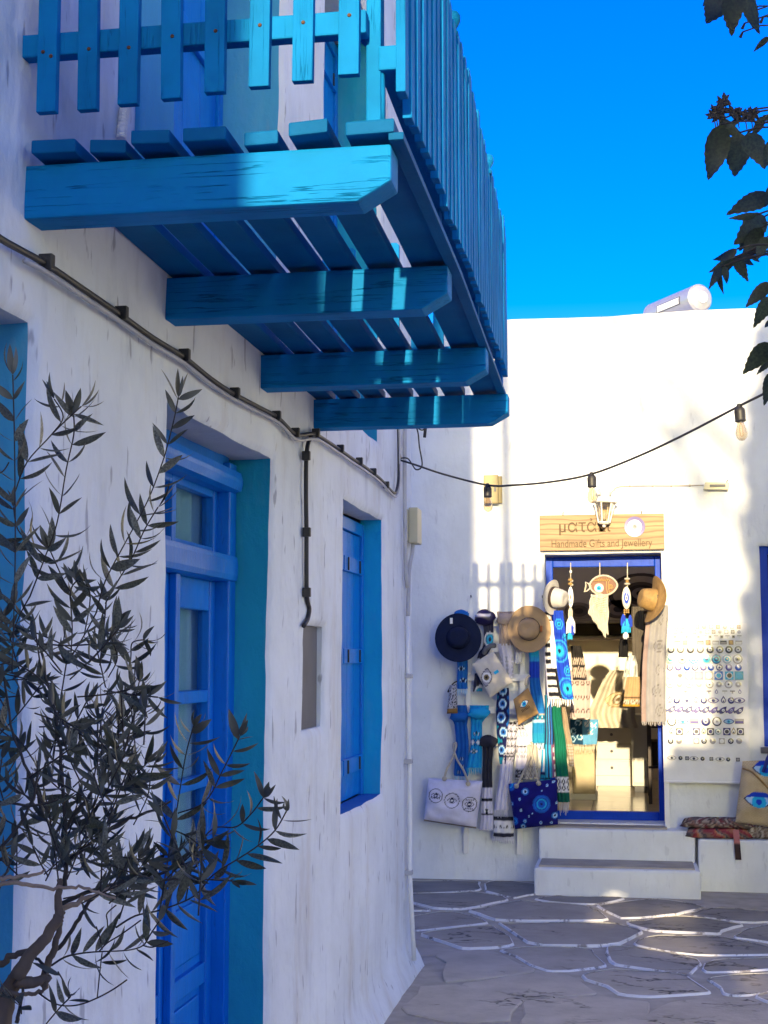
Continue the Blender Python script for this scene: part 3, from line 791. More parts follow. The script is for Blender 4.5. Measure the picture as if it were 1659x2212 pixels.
# ------------------------------------------------------------------ unseen masses added to shade the lane or bounce sun into it
YB = -3.0
rear = thing('rear_left_blocker', 'unseen white block added behind camera to shade the left side', 'house', (-3, YB, 0))
part('wall', MB().box(-7, -.565, YB-2.5, YB, 0, 4.24), M['plaster_back'], rear)
part('wall', MB().box(-7, -.73, YB-2.4, YB-.02, 4.24, 7.4), M['plaster_back'], rear)  # unseen block stepped to shade balcony and shop wall on the left
part('blocker_ledge', MB().box(-.73, -.44, YB-.3, YB-.03, 4.241, 4.28), M['plaster_back'], rear)
part('post', MB().box(-.555, -.45, YB-.2, YB-.1, 4.28, 7.4), M['plaster_back'], rear)  # post added to cast a narrow upright shade band
gw = thing('sun_block_wall', 'unseen white wall added behind camera to block low sun', 'wall', (.6, YB, 0))
holes = []  # gaps placed to drop sun patches on the paving
for (px, py, wx, hz) in ((1303, 1975, .085, .045), (1368, 1968, .07, .04), (1455, 1978, .13, .06), (1440, 2030, .14, .045), (1500, 2046, .11, .04), (1625, 2110, .08, .04), (1330, 1940, .05, .03)):
    g = atZ(px, py, 0); t = (g.y - YB) / LD.y
    q = g - LD * t
    holes.append((q.x-wx, q.x+wx, q.z-hz, q.z+hz))
xs_ = sorted({-.564, 1.75} | {h[0] for h in holes} | {h[1] for h in holes})
zs_ = sorted({0, 3.2} | {h[2] for h in holes} | {h[3] for h in holes})
g = MB()
for i in range(len(xs_)-1):
    for j in range(len(zs_)-1):
        xc, zc = (xs_[i]+xs_[i+1])/2, (zs_[j]+zs_[j+1])/2
        if any(h[0] < xc < h[1] and h[2] < zc < h[3] for h in holes): continue
        g.box(xs_[i], xs_[i+1], YB-.12, YB-.02, zs_[j], zs_[j+1])
g.box(.68, 1.75, YB-.12, YB-.02, 3.202, 3.34)
part('wall', g, M['plaster_back'], gw)  # unseen wall added to hold back the low sun
rh = thing('rear_right_blocker', 'unseen white block added behind camera to shade the right side', 'house', (3.5, YB, 0))
part('wall', MB().box(1.752, 2.5, YB-2.5, YB, 0, 7.4), M['plaster_back'], rh)  # unseen block added to shade the right of the shop front
ch = thing('bounce_block', 'unseen white block added at right to bounce sun into the lane', 'house', (4, 8.2, 0))
part('wall', MB().box(1.5, 8, 8.2, 10.6, -.1, 5.6), M['plaster_back'], ch)  # unseen sunlit block added to bounce light onto the left house
# unseen foliage, its outline shaped to cast the ragged shade at right
rr = random.Random(8)
sh = MB()
def leafquad(mb, c, s, r):
    a = Vector((r.gauss(0,1), r.gauss(0,1), r.gauss(0,1))).normalized(); b = a.orthogonal().normalized()
    mb.add([c+a*s, c+b*s*.5, c-a*s, c-b*s*.5], [(0, 1, 2, 3)])
def edge_x(z):            # where the foliage ends, measured along the wall behind the camera
    k = [(2.9, 1.02), (3.4, .98), (4.12, 1.02), (4.24, 1.24), (4.7, 1.27), (5.1, 1.27), (5.6, 1.31), (6.1, 1.37), (6.5, 1.42), (7.0, 1.46)]
    return float(np.interp(z, [a for a, _ in k], [b for _, b in k])) + .09*noise.noise(Vector((0, 1, z*4)))
for i in range(4400):
    z = rr.uniform(2.9, 6.9); e = edge_x(z)
    x = e + (abs(rr.gauss(0, .16)) if i % 2 else rr.uniform(.05, max(.1, 1.85-e)))
    leafquad(sh, Vector((x, YB - rr.uniform(.1, .5), z)), rr.uniform(.035, .08), rr)
bush = thing('shade_shrub', 'unseen leafy shrub behind camera shaped to cast ragged shade', 'shrub', (1.6, YB, 0))
part('foliage', sh, M['vine_leaf'], bush, kind='stuff')
part('stem', MB().tube([(1.62, YB-.3, 0), (1.6, YB-.3, 3), (1.7, YB-.3, 6.5)], .03, 8), M['bark'], bush)
# unseen pole and slanting bars set to cast the wall's shadow bands
YP = -14
def back(px, py, Y):
    p = atY(px, py, D); t = (p.y - Y) / LD.y
    return p - LD * t
pole = thing('shadow_pole', 'unseen leaning pole and slanting bars set to cast wall shadows', 'pole', (2, YP, 0))
a, b_ = back(1475, 925, YP), back(1528, 1290, YP)
part('post', MB().tube([a, b_, b_ + (b_-a).normalized()*7], .045, 8), M['bark'], pole)
part('cap', MB().lathe(a, (0, 0, 1), [(.001, .09), (.075, .05), (.08, -.03), (.05, -.07)], 12), M['iron'], pole)
for p1, p2, r_ in (((1232, 690), (1555, 1085), .07), ((1325, 690), (1615, 1010), .085)):
    a, b_ = back(*p1, YP-3), back(*p2, YP-3); d = (b_-a)
    part('shadow_bar', MB().tube([a-d*.8, b_+d*2.5], r_, 8), M['bark'], pole)

# ------------------------------------------------------------------ things on the shop front
SY = D - .012          # just proud of the plaster
def text_mesh(body, size, x, z, y, depth=.004, width=None):
    cu = bpy.data.curves.new('lettering', 'FONT'); cu.body = body; cu.size = size; cu.extrude = depth; cu.align_x = 'CENTER'
    o = bpy.data.objects.new('lettering', cu); COL.objects.link(o)
    dg = bpy.context.evaluated_depsgraph_get(); dg.update()
    me = bpy.data.meshes.new_from_object(o.evaluated_get(dg))
    vs = [v.co.copy() for v in me.vertices]; fs = [list(p.vertices) for p in me.polygons]
    bpy.data.objects.remove(o); bpy.data.curves.remove(cu)
    k = 1
    if width and vs:
        wd = max(v.x for v in vs) - min(v.x for v in vs); k = width / wd if wd else 1
    mb = MB(); mb.add([(x + v.x * k, y - v.z, z + v.y) for v in vs], fs); return mb
# sign board
q0, q1 = atY(1166, 1190, D-.05), atY(1434, 1109, D-.05)
sign = thing('shop_sign', 'pine board sign with burnt lettering and blue eye above the shop doorway', 'sign', ((q0.x+q1.x)/2, D-.03, q0.z))
part('board', MB().box(q0.x, q1.x, D-.05, D-.022, q0.z, q1.z), M['pine'], sign, bevel=.003)
cx_ = atY(1262, 1145, D-.05).x
part('lettering', text_mesh('\u03bc\u03b1\u03c4\u1f00\u03ba\u03b9', .135, cx_, atY(1262, 1149, D-.05).z, D-.0515, .002, width=.385), M['carve'], sign)
part('lettering', text_mesh('Handmade Gifts and Jewellery', .082, atY(1299, 1180, D-.05).x, atY(1299, 1181, D-.05).z, D-.0515, .002, width=.75), M['carve'], sign, kind='stuff')
e = atY(1371, 1138, D-.05)
for r0, r1, cc, nm in ((.0, .014, (.25, .26, .27), 'pupil'), (.014, .026, (.50, .56, .54), 'iris'), (.026, .054, (.80, .80, .82), 'eye_white'), (.054, .078, (.16, .13, .33), 'eye_ring')):
    part(nm, MB().lathe((e.x, D-.05, e.z), (0, -1, 0), [(max(r0, .0005), .006), (r1-.001, .0085), (r1, .0)], 28, cols=[cc, cc]), M['glaze'], sign, smooth=False)
for px in (1216, 1386):
    h = atY(px, 1109, D-.03)
    part('hook', MB().tube([(h.x, D-.028, q1.z-.01), (h.x, D-.028, q1.z+.018), (h.x+.003, D-.012, q1.z+.026)], .004, 6), M['iron'], sign)
# lantern
l0 = atY(1305, 1130, D-.12); l1 = atY(1305, 1086, D-.12)
lan = thing('wall_lantern', 'small white carriage lantern with ornate cap mounted over the wooden sign', 'lantern', (l1.x, D-.02, l0.z))
ax = Vector((.05, 0, 1)).normalized(); lz = l1.z - l0.z
c0 = Vector((l0.x, D-.13, l0.z))
hexr = [(.042, 0), (.078, lz)]
part('glass', MB().lathe(c0, ax, [(.040, .004), (.074, lz-.002)], 6, ex=(1, .2, 0)), M['bulb'], lan)
for k in range(6):
    a = math.pi/3*k + .19; e1 = Vector((math.cos(a), math.sin(a), 0))
    part('bar', MB().tube([c0 + e1*.042, c0 + ax*lz + e1*.077], .0055, 6), M['lamp_white'], lan)
part('cap', MB().lathe(c0 + ax*lz, ax, [(.082, -.006), (.098, .0), (.092, .012), (.05, .040), (.03, .048), (.038, .066), (.046, .085), (.034, .105), (.012, .125), (.001, .128)], 12, ex=(1, .2, 0)), M['lamp_white'], lan, smooth=False)
part('base', MB().lathe(c0, ax, [(.001, -.035), (.010, -.03), (.014, -.022), (.008, -.014), (.036, -.008), (.046, .004), (.046, .010), (.001, .011)], 12), M['lamp_white'], lan)
part('lamp_bulb', MB().lathe(c0, ax, [(.001, .02), (.012, .03), (.018, .055), (.012, .08), (.001, .085)], 10), M['furniture'], lan, smooth=True)
part('arm', MB().tube(smoothpts([c0 + ax*(lz+.07), c0 + ax*(lz+.10) + Vector((-.03, .03, .01)), c0 + ax*(lz+.09) + Vector((-.05, .075, -.02)), c0 + ax*(lz+.03) + Vector((-.03, .118, -.01))]), .011, 8), M['lamp_white'], lan, smooth=True)
part('scroll', MB().tube([c0 + ax*(lz+.085) + Vector((-.045+.03*math.cos(t*.6)*(1-t/14), .02, .03*math.sin(t*.6)*(1-t/14))) for t in range(13)], .008, 6), M['lamp_white'], lan, smooth=True)
part('back_plate', MB().lathe((c0.x-.03, D-.004, l1.z+.03), (0, -1, 0), [(.045, 0), (.045, .008), (.02, .016), (.001, .017)], 14, sy=1.5), M['lamp_white'], lan)
# emergency light and its wire
f0, f1 = atY(1520, 1059, SY-.05), atY(1576, 1041, SY-.05)
eml = thing('emergency_light', 'slim cream emergency light on the sunny wall right of the lantern', 'light', ((f0.x+f1.x)/2, SY, f0.z))
part('housing', MB().prism([(f0.x, f0.z+.006), (f1.x-.01, f0.z), (f1.x, f1.z-.004), (f0.x+.012, f1.z)], SY-.055, SY+.01), M['cream_plastic'], eml, bevel=.004)
part('diffuser', MB().box(f0.x+.045, f1.x-.03, SY-.062, SY-.054, f0.z+.022, f1.z-.018), M['grey_panel'], eml, bevel=.002)
part('bracket', MB().tube([(f1.x-.02, SY-.02, f1.z), (f1.x-.012, SY-.01, f1.z+.02)], .004, 6), M['iron'], eml)
wr = thing('lamp_wire', 'thin cream wire running from the lantern to the emergency light', 'wire', atY(1330, 1056, SY))
part('wire_run', MB().tube(smoothpts([atY(x, y, SY-.008) for x, y in ((1318, 1072), (1322, 1062), (1332, 1053), (1350, 1050), (1400, 1049), (1460, 1049), (1520, 1048))]), .004, 6), M['rope'], wr, smooth=True)
for px, py in ((1327, 1056), (1360, 1049), (1410, 1049), (1450, 1049), (1490, 1048)):
    p = atY(px, py, SY-.008); part('clip', MB().box(p.x-.006, p.x+.006, p.y-.006, p.y+.012, p.z-.010, p.z+.004), M['rope'], wr)
# junction box on the shop wall
f0, f1 = atY(1045, 1088, SY-.06), atY(1083, 1026, SY-.06)
jb2 = thing('junction_box', 'yellowed junction box high on the shop wall behind the string of bulbs', 'junction box', ((f0.x+f1.x)/2, SY, f0.z))
part('cover', MB().box(f0.x, f1.x-.025, SY-.075, SY-.02, f0.z, f1.z), M['yellow_plastic'], jb2, bevel=.006)
part('back_plate', MB().box(f0.x+.012, f1.x, SY-.02, SY+.012, f0.z+.006, f1.z-.004), M['yellow_plastic'], jb2, bevel=.004)
part('latch', MB().box(f1.x-.055, f1.x-.04, SY-.081, SY-.075, f0.z+.09, f0.z+.13), M['grey_panel'], jb2)
part('cable', MB().tube(smoothpts([atY(1062, 1088, SY-.03), atY(1060, 1120, SY-.01), atY(1056, 1160, SY-.01), atY(1055, 1320, SY-.01)]), .006, 6), M['white_paint'], jb2, smooth=True)
for k, (px, py) in enumerate(((1018, 1289), (1172, 1290))):
    p = atY(px, py, SY); 
    solo('wall_hook', MB().tube([(p.x, SY+.01, p.z), (p.x, SY-.02, p.z-.004), (p.x, SY-.024, p.z+.012)], .004, 6), M['iron'], ('small iron hook in the wall above the navy hat', 'small iron hook in the wall above the tan hat')[k], 'hook')
# string of bulbs
cordpx = [(858, 992, 7.55), (900, 1005, 7.46), (960, 1025, 7.34), (1053, 1048, 7.15), (1110, 1048, 7.02), (1190, 1041, 6.82), (1278, 1024, 6.6), (1380, 985, 6.27), (1480, 938, 5.95), (1597, 877, 5.6), (1660, 845, 5.42), (1760, 785, 5.1), (1900, 690, 4.7)]
cp = [atY(x, y, Y) for x, y, Y in cordpx]
st = thing('string_lights', 'black cord of clear filament bulbs strung across the lane in front of the shop', 'string lights', cp[3])
part('cord', MB().tube(smoothpts(cp, 5), .0052, 6), M['cable'], st, smooth=True)
lp = smoothpts([atY(862, 990, 7.54), atY(880, 990, 7.5), atY(890, 1003, 7.5), atY(898, 1014, 7.5), atY(908, 1012, 7.5), atY(912, 1000, 7.5), atY(906, 965, 7.5), atY(903, 935, 7.5), atY(896, 912, 7.5)])
part('cord', MB().tube(lp, .004, 6), M['cable'], st, smooth=True)
lp = smoothpts([atY(900, 918, 7.5), atY(905, 926, 7.5), atY(913, 929, 7.5), atY(920, 922, 7.5), atY(921, 908, 7.5)])
part('cord', MB().tube(lp, .004, 6), M['cable'], st, smooth=True)
part('cord', MB().tube([atY(920, 915, 7.5), atY(917, 945, 7.5)], .009, 6), M['cable'], st, smooth=True)
part('tie', MB().tube(smoothpts([atY(852, 960, 7.6), atY(856, 972, 7.56), atY(860, 985, 7.53), atY(860, 996, 7.53)]), .016, 8), M['cable'], st, smooth=True)
for k in (3, 6, 9):
    c = cp[k] - Vector((0, 0, .006)); tl = Vector((.06 if k == 9 else .02, 0, -1)).normalized()
    sk = part('socket', MB().lathe(c, tl, [(.001, -.016), (.008, -.014), (.012, -.002), (.019, .006), (.021, .014), (.020, .048), (.022, .052), (.017, .056), (.001, .057)], 14), M['cable'], st, smooth=True)
    part('bulb', MB().lathe(c, tl, [(.013, .054), (.0135, .062), (.021, .085), (.0235, .100), (.020, .116), (.011, .126), (.001, .1285)], 16), M['bulb'], st, smooth=True)
    part('filament', MB().tube([c + tl*.058, c + tl*.075 + Vector((.006, 0, 0)), c + tl*.108 + Vector((.005, 0, 0)), c + tl*.112, c + tl*.108 - Vector((.005, 0, 0)), c + tl*.075 - Vector((.006, 0, 0)), c + tl*.058], .0011, 5), M['gold'], sk)
# solar water heater
YT = 16.0
tc_, tr = atY(1514, 643, YT), 30.5 / F * YT
sw = thing('solar_water_heater', 'silver cylinder water heater lying on the roof behind the parapet', 'water heater', (tc_.x, YT, 3.95))
axd = Vector((-.60, 1, 0)).normalized()
part('tank', MB().lathe(tc_, axd, [(.001, -.028), (tr*.42, -.028), (tr*.44, -.020), (tr*.86, -.004), (tr, .02), (tr, .95), (tr*.8, .98), (.001, .99)], 32), M['metal'], sw, smooth=False)
part('end_cap', MB().lathe(tc_, axd, [(.001, -.036), (tr*.40, -.036), (tr*.41, -.028)], 24), M['white_paint'], sw)
n = axd.cross(Vector((0, 0, 1))) 
if n.y > 0: n = -n
lab = MB(); lc = tc_ + axd*.42
for s0, h0, s1, h1, off, cc in ((-.24, -.045, .24, .045, .004, (.08, .08, .12)), (-.225, -.036, .225, .036, .006, (.75, .75, .75))):
    lab.grid(lambda u, v: lc + axd*(s0+(s1-s0)*u) + (n*math.cos((h0+(h1-h0)*v)/tr) + Vector((0, 0, math.sin((h0+(h1-h0)*v)/tr))))*(tr+off), 2, 4, lambda u, v: cc)
part('label_plate', lab, M['glaze'], sw)
for q_ in (.22, .78):
    sc_ = tc_ + axd*q_
    part('stand', MB().box(sc_.x-tr*.55, sc_.x+tr*.55, sc_.y-.02, sc_.y+.02, 3.95, sc_.z-tr*.8), M['metal'], sw)
p = atY(1540, 672, YT-.3); solo('roof_pipe', MB().tube([(p.x, YT-.3, 3.95), (p.x, YT-.3, p.z)], .015, 8), M['white_paint'], 'thin white pipe stub on the roof beside the water heater', 'pipe')

# ------------------------------------------------------------------ printed cloth
BL = dict(navy=(.008, .012, .075), royal=(.012, .05, .46), blue=(.012, .13, .46), sky=(.03, .30, .66), cyan=(.02, .38, .66), pale=(.38, .58, .78),
          white=(.74, .72, .72), cream=(.50, .45, .37), black=(.012, .012, .018), teal=(.01, .24, .36), green=(.004, .13, .075), char=(.03, .03, .042), taupe=(.42, .33, .28),
          tan=(.42, .25, .10), grey=(.40, .40, .44), lav=(.62, .60, .70), lilac=(.64, .62, .74))
def ell(s, t, cx, cy, rx, ry): return ((s-cx)/rx)**2 + ((t-cy)/ry)**2
def rings(s, t, cx, cy, r, cols, asp=1.0):
    """concentric rings, outside in; None when outside"""
    d = math.sqrt(ell(s, t, cx, cy, r, r*asp))
    if d > 1: return None
    return cols[min(int((1-d)*len(cols)), len(cols)-1)]
def almond(s, t, cx, cy, rx, ry): 
    a = abs(s-cx)/rx
    return a < 1 and abs(t-cy) < ry*(1-a*a)
def eye(s, t, cx, cy, rx, out, white, iris, pup, ry=None):
    ry = ry or rx*.5
    d = math.hypot(s-cx, t-cy)
    if almond(s, t, cx, cy, rx, ry):
        if d < ry*.35: return pup
        if d < ry*.78: return iris
        if almond(s, t, cx, cy, rx*.86, ry*.80): return white
        return out
    return None
# positions in metres over the cloth: s across from its middle, t down from its top
def scarf(label, path, Y, cf, mat='cloth', fringe=None, fl=.05, name='scarf', group='scarves and towels hung round the shop doorway', folds=3, fd=.010, cat='scarf', nu=26, thick=.014):
    """path: (px, py, width px); a hanging strip of cloth with soft folds and a rolled back"""
    P = [(atY(x, y, Y), wd / F * Y) for x, y, wd in path]
    k = 6; C = smoothpts([p for p, _ in P], k)
    W_ = np.interp(np.linspace(0, len(P)-1, len(C)), range(len(P)), [w_ for _, w_ in P])
    L = [0]
    for a, b in zip(C, C[1:]): L.append(L[-1] + (b-a).length)
    tot = L[-1]; nv = max(12, int(tot / .011)); ph = random.uniform(0, 6); h2 = random.uniform(0, 50)
    def at(v):
        s = v * tot
        return (Vector([float(np.interp(s, L, [c[i] for c in C])) for i in range(3)]), float(np.interp(s, L, W_)))
    A = [at(j / nv) for j in range(nv + 1)]
    def pt(u, v, back=0):
        c, wd = A[min(int(round(v * nv)), nv)]
        t = v * tot; x = (u - .5) * wd
        edge = 1 - (2*u-1)**4
        y = -thick * edge if not back else 0
        y -= fd * (.5 + .5*math.sin(u*folds*6.28 + ph + .9*math.sin(t*3))) * edge * (0 if back else 1)
        nn = noise.noise(Vector((u*2.2, t*5, h2))) * .007
        return Vector((c.x + x + noise.noise(Vector((h2, t*6, 1))) * .007, c.y + y + nn*(0 if back else 1), c.z + noise.noise(Vector((u*3, h2, 3)))*.004))
    mb = MB()
    mb.grid(lambda u, v: pt(u, v), nu, nv, lambda u, v: cf((u-.5)*A[min(int(round(v*nv)), nv)][1], v*tot, u, v), flip=True)
    bc = cf(.0, tot*.5, .5, .5)
    mb.grid(lambda u, v: pt(u, v, 1), 4, max(4, nv//6), lambda u, v: cf((u-.5)*.05, v*tot, u, v))
    a = np.array(mb.v)
    th = thing(name, label, cat, (float(a[:,0].mean()), Y, float(a[:,2].min())), group)
    part('cloth', mb, M[mat], th, smooth=True)
    if fringe:
        fb = MB(); c, wd = A[-1]; nf = max(6, int(wd/.011))
        for i in range(nf):
            x = c.x + (i+.5)/nf*wd - wd/2; l = fl*random.uniform(.75, 1.1); y = c.y - thick*.5 + random.uniform(-.006, .004); dx = random.uniform(-.012, .012)
            fb.tube([(x, y, c.z+.004), (x+dx*.4, y-.003, c.z-l*.5), (x+dx, y, c.z-l)], [.0036, .0048, .0022], 4, col=fringe)
        part('fringe', fb, M['fringe'], th)
    return th
def knot(px, py, wpx, hpx, Y, col, parent, name='knot', mat='cloth'):
    c = atY(px, py, Y); rx, rz = wpx/F*Y/2, hpx/F*Y/2
    mb = MB()
    def f(u, v):
        a = u*6.283; b = (v-.5)*3.14
        k = 1 + .10*math.sin(a*3+b*4) + .10*noise.noise(Vector((math.cos(a)*2, math.sin(a)*2, b*2+px)))
        return Vector((c.x + rx*math.cos(b)*math.cos(a)*k, c.y + .035*math.cos(b)*math.sin(a)*k, c.z + rz*math.sin(b)*k))
    mb.grid(f, 18, 10, lambda u, v: col(u, v) if callable(col) else col)
    return part(name, mb, M[mat], parent, smooth=True)
def Z2(zx, zy): return (886.2 + zx*.2612, 1271.5 + zy*.2612)
def zp(*L): return [(*Z2(x, y), w_*.2612) for x, y, w_ in L]

# display rack
YR = D - .05
rk = thing('display_rack', 'white wooden rack hung with scarves on wall left of the shop door', 'rack', (*Z2(690, 2190)[:1], YR, 0))
rk.location = (atY(*Z2(690, 2190), YR).x, YR, atY(*Z2(690, 2190), YR).z); ORG[rk.name] = Vector(rk.location)
for (xa, ya), (xb, yb) in (((492, 270), (462, 2190)), ((935, 290), (903, 2200))):
    a, b = atY(*Z2(xa, ya), YR), atY(*Z2(xb, yb), YR); h = 21*.2612/F*YR
    part('upright', MB().add([(b.x-h, YR-.012, b.z), (b.x+h, YR-.012, b.z), (b.x+h, YR+.012, b.z), (b.x-h, YR+.012, b.z), (a.x-h, YR-.012, a.z), (a.x+h, YR-.012, a.z), (a.x+h, YR+.012, a.z), (a.x-h, YR+.012, a.z)],
         [(0,3,2,1),(4,5,6,7),(0,1,5,4),(1,2,6,5),(2,3,7,6),(3,0,4,7)]), M['white_paint'], rk, bevel=.003)
for i, zy in enumerate((285, 500, 735, 1005, 1270)):
    a, b = atY(*Z2(380 + i*4, zy), YR-.02), atY(*Z2(1010 - (i == 0)*20, zy+5), YR-.02)
    part('crossbar', MB().box(a.x, b.x, YR-.030, YR-.012, a.z-.026, a.z+.026), M['white_paint'], rk, bevel=.003)

YS = D - .10
blue = BL['blue']
def solidc(c): return lambda s, t, u, v: c
def cA(s, t, u, v):
    for q in (.43, .52):
        e = eye(s, t, -.008 if q < .5 else .01, q, .035, BL['black'], BL['pale'], BL['navy'], BL['black'])
        if e: return e
    if abs(t-.60) < .01 and int(s/.01) % 2: return BL['pale']
    return BL['blue']
t = scarf('bright blue scarf with white tassels behind the navy hat', zp((425, 190, 105), (425, 400, 90), (432, 830, 88)), YS, cA, fringe=BL['pale']); knot(*Z2(420, 222), 34, 24, YS-.01, BL['blue'], t)
def cB(s, t, u, v):
    for (a, b) in ((.012, .20), (-.02, .42), (.02, .62), (.0, .72)):
        r = rings(s, t, a, b, .045, [BL['white'], BL['teal'], BL['cyan'], BL['black']], 1.25)
        if r: return r
    return (.008, .008, .04)
t = scarf('shiny navy scarf with a teal eye knotted on top of the rack', zp((640, 200, 110), (650, 330, 80), (645, 470, 78), (590, 560, 70), (560, 850, 78)), YS-.005, cB, 'satin')
knot(*Z2(618, 240), 44, 34, YS-.03, lambda u, v: BL['lilac'] if abs(v-.6) < .06 and .55 < u < .85 else (.01, .006, .05), t, mat='satin')
t = scarf('dusky pink scarf knotted beside the tan felt hat', zp((790, 190, 150), (785, 260, 110), (775, 330, 80), (785, 470, 110)), YS, solidc(BL['taupe']), folds=4, fd=.018)
knot(*Z2(790, 250), 40, 26, YS-.02, BL['taupe'], t)
def cL(s, t, u, v):
    if .10 < t < .30 and (int((s+t)/.03) + int((s-t)/.03)) % 3 == 0: return BL['grey']
    return BL['lav']
scarf('pale grey lavender scarf hanging behind the cream pouch', zp((780, 455, 115), (800, 600, 110), (810, 740, 90)), YS-.004, cL)
def cC(s, t, u, v):
    if t < .17 and (t > .10): return BL['white']
    return BL['cream']
scarf('narrow cream scarf hanging under the tan felt hat', zp((855, 430, 70), (895, 510, 66), (890, 620, 60)), YS-.006, cC)
def c6(s, t, u, v):
    d = v
    if d < .065: return BL['cyan']
    if d < .115: return BL['sky']
    if d < .30: return BL['royal']
    if d < .68: return BL['blue'] if d < .5 else (.015, .17, .50)
    if d < .70: return BL['cream']
    if d < .745:
        q = (s+.5) % .034 - .017
        r = rings(q, t, 0, .715*TOT6, .015, [BL['navy'], BL['cyan'], BL['navy'], BL['white']])
        return r or BL['teal']
    if d < .79: return BL['pale']
    if d < .90: return (.012, .20, .42)
    return (.015, .24, .42)
TOT6 = 760*.2612/F*YS
scarf('long blue striped scarf with band of eye rings right of the tan pouch', zp((1020, 510, 84), (1030, 740, 84), (1058, 1000, 100), (1066, 1275, 116)), YS-.015, c6, fringe=BL['pale'], fl=.045)
def c7(s, t, u, v):
    if u > .86: return BL['black'] if v > .35 else BL['taupe']
    if u < .10: return BL['lilac']
    return BL['black'] if int(t/.030) % 2 else BL['white']
scarf('black and white striped scarf hanging from left side of the doorway', zp((1135, 90, 60), (1145, 400, 62), (1160, 650, 84), (1195, 910, 110)), D-.17, c7, fringe=BL['white'], fl=.06)
scarf('plain white scarf hanging between the striped scarf and the royal blue scarf', zp((1168, 270, 40), (1180, 460, 60), (1195, 660, 52)), D-.185, lambda s, t, u, v: BL['pale'] if (u > .8 and v > .5) else BL['white'])
EY9 = [(.0, .10, .03), (-.012, .30, .075), (.03, .45, .028), (.012, .58, .075), (.035, .20, .02), (-.03, .78, .04)]
def c9(s, t, u, v):
    for a, b, r in EY9:
        c = rings(s, t, a, b, r, [BL['royal'], BL['sky'], BL['royal'], (.02, .16, .52), BL['cyan'], BL['cyan'], BL['navy']] if r > .05 else [BL['sky'], BL['royal'], BL['cyan'], BL['navy']], 1.35)
        if c: return c
    return BL['royal']
scarf('royal blue scarf printed with big ringed eyes at left of the doorway', zp((1225, 180, 84), (1240, 400, 100), (1265, 650, 110), (1300, 915, 92)), D-.195, c9, fringe=BL['white'], fl=.05, nu=34)
def c10(s, t, u, v):
    k = int(u*7)
    return [BL['navy'], BL['teal'], BL['navy'], BL['sky'], BL['navy'], BL['blue'], BL['black']][min(k, 6)] if v < .6 else [BL['teal'], BL['cyan'], BL['navy'], BL['cyan'], BL['teal'], (.2, .08, .2), BL['white'] if int(t/.03) % 2 else (.2, .05, .12)][min(k, 6)]
scarf('narrow teal and navy striped scarf above the navy tote bag', zp((1140, 880, 60), (1150, 1200, 74), (1155, 1560, 90)), D-.14, c10, 'satin', folds=4)
def c11(s, t, u, v):
    if .745 < v < .90:
        if v < .757 or v > .888: return BL['white']
        q = (s+.5) % .035 - .0175; w_ = ((v-.755)/.13) % .5 - .25
        d = abs(q)/.0175 + abs(w_)/.25
        if d < .22: return BL['black']
        if d < .52: return BL['white']
        return BL['black'] if d < 1.0 else BL['white']
    return BL['green'] if v < .9 else (.004, .09, .06)
scarf('long green scarf with white diamond band at left of the doorway', zp((1210, 975, 70), (1235, 1250, 88), (1258, 1540, 100), (1268, 1765, 98)), D-.16, c11, fringe=BL['grey'], fl=.09, nu=30)
scarf('beige towel with rounded end hanging beside the green scarf', zp((1270, 980, 30), (1285, 1150, 50), (1325, 1330, 52), (1335, 1470, 36)), D-.10, lambda s, t, u, v: BL['cream'] if int(t/.012) % 2 and v > .6 else (.36, .27, .18))
def c13(s, t, u, v):
    for a, b in ((.0, .40), (.012, .455), (-.012, .50)):
        e = eye(s, t, a, b, .022, BL['navy'], BL['pale'], BL['navy'], BL['black'])
        if e: return e
    return (.010, .10, .38)
t = scarf('plain deep blue scarf knotted at the left side of the rack', zp((420, 965, 100), (410, 1050, 150), (415, 1110, 104), (430, 1300, 108), (420, 1550, 116)), YS-.01, c13, fringe=BL['pale'], fl=.04, fd=.016)
knot(*Z2(405, 1060), 40, 22, YS-.03, (.010, .10, .38), t)
def c14(s, t, u, v):
    for a, b in ((.004, .215), (-.012, .345)):
        e = eye(s, t, a, b, .030, BL['black'], BL['white'], BL['teal'], BL['black'])
        if e: return e
    if abs(t-.278) < .022 and abs(abs(s+.004)-.022) < .016*(1-abs(t-.278)/.022): return BL['white']
    if abs(t-.278) < .03 and abs(s+.004) < .034 and int((s+t)/.006) % 3 == 0: return BL['black']
    return (.012, .30, .62)
t = scarf('bright cyan scarf printed with eyes knotted in middle of the rack', zp((572, 965, 160), (570, 1040, 150), (550, 1100, 92), (545, 1300, 96), (528, 1480, 130)), YS-.012, c14, fringe=(.03, .36, .66), fl=.05, fd=.014, nu=36)
knot(*Z2(568, 1030), 48, 24, YS-.04, (.012, .30, .62), t)
def c15(s, t, u, v):
    for a, b, r in ((.0, .12, .05), (-.01, .22, .055), (.01, .33, .05), (-.01, .46, .045), (.0, .02, .05)):
        c = rings(s, t, a, b, r, [BL['navy'], BL['navy'], BL['pale'], BL['blue'], BL['navy']], 1.2)
        if c: return c
    return BL['teal'] if u < .5 else BL['navy'] if v > .55 else BL['blue']
scarf('dark blue scarf of bold eyes hanging below the cream pouch', zp((768, 820, 92), (765, 1020, 112), (760, 1200, 92), (775, 1450, 70)), YS-.016, c15, nu=34)
def key(s, t, sc=.028):
    a, b = (s+t*.35)/sc, t/sc
    a -= math.floor(a); b -= math.floor(b)
    if a < .12 or b < .12: return True
    if .3 < a < .42 and b > .3: return True
    if .3 < b < .42 and a > .3: return True
    if .62 < a < .72 and .62 < b: return True
    return False
def c16(s, t, u, v):
    return BL['black'] if v < .45 and key(s, t) else BL['lav']
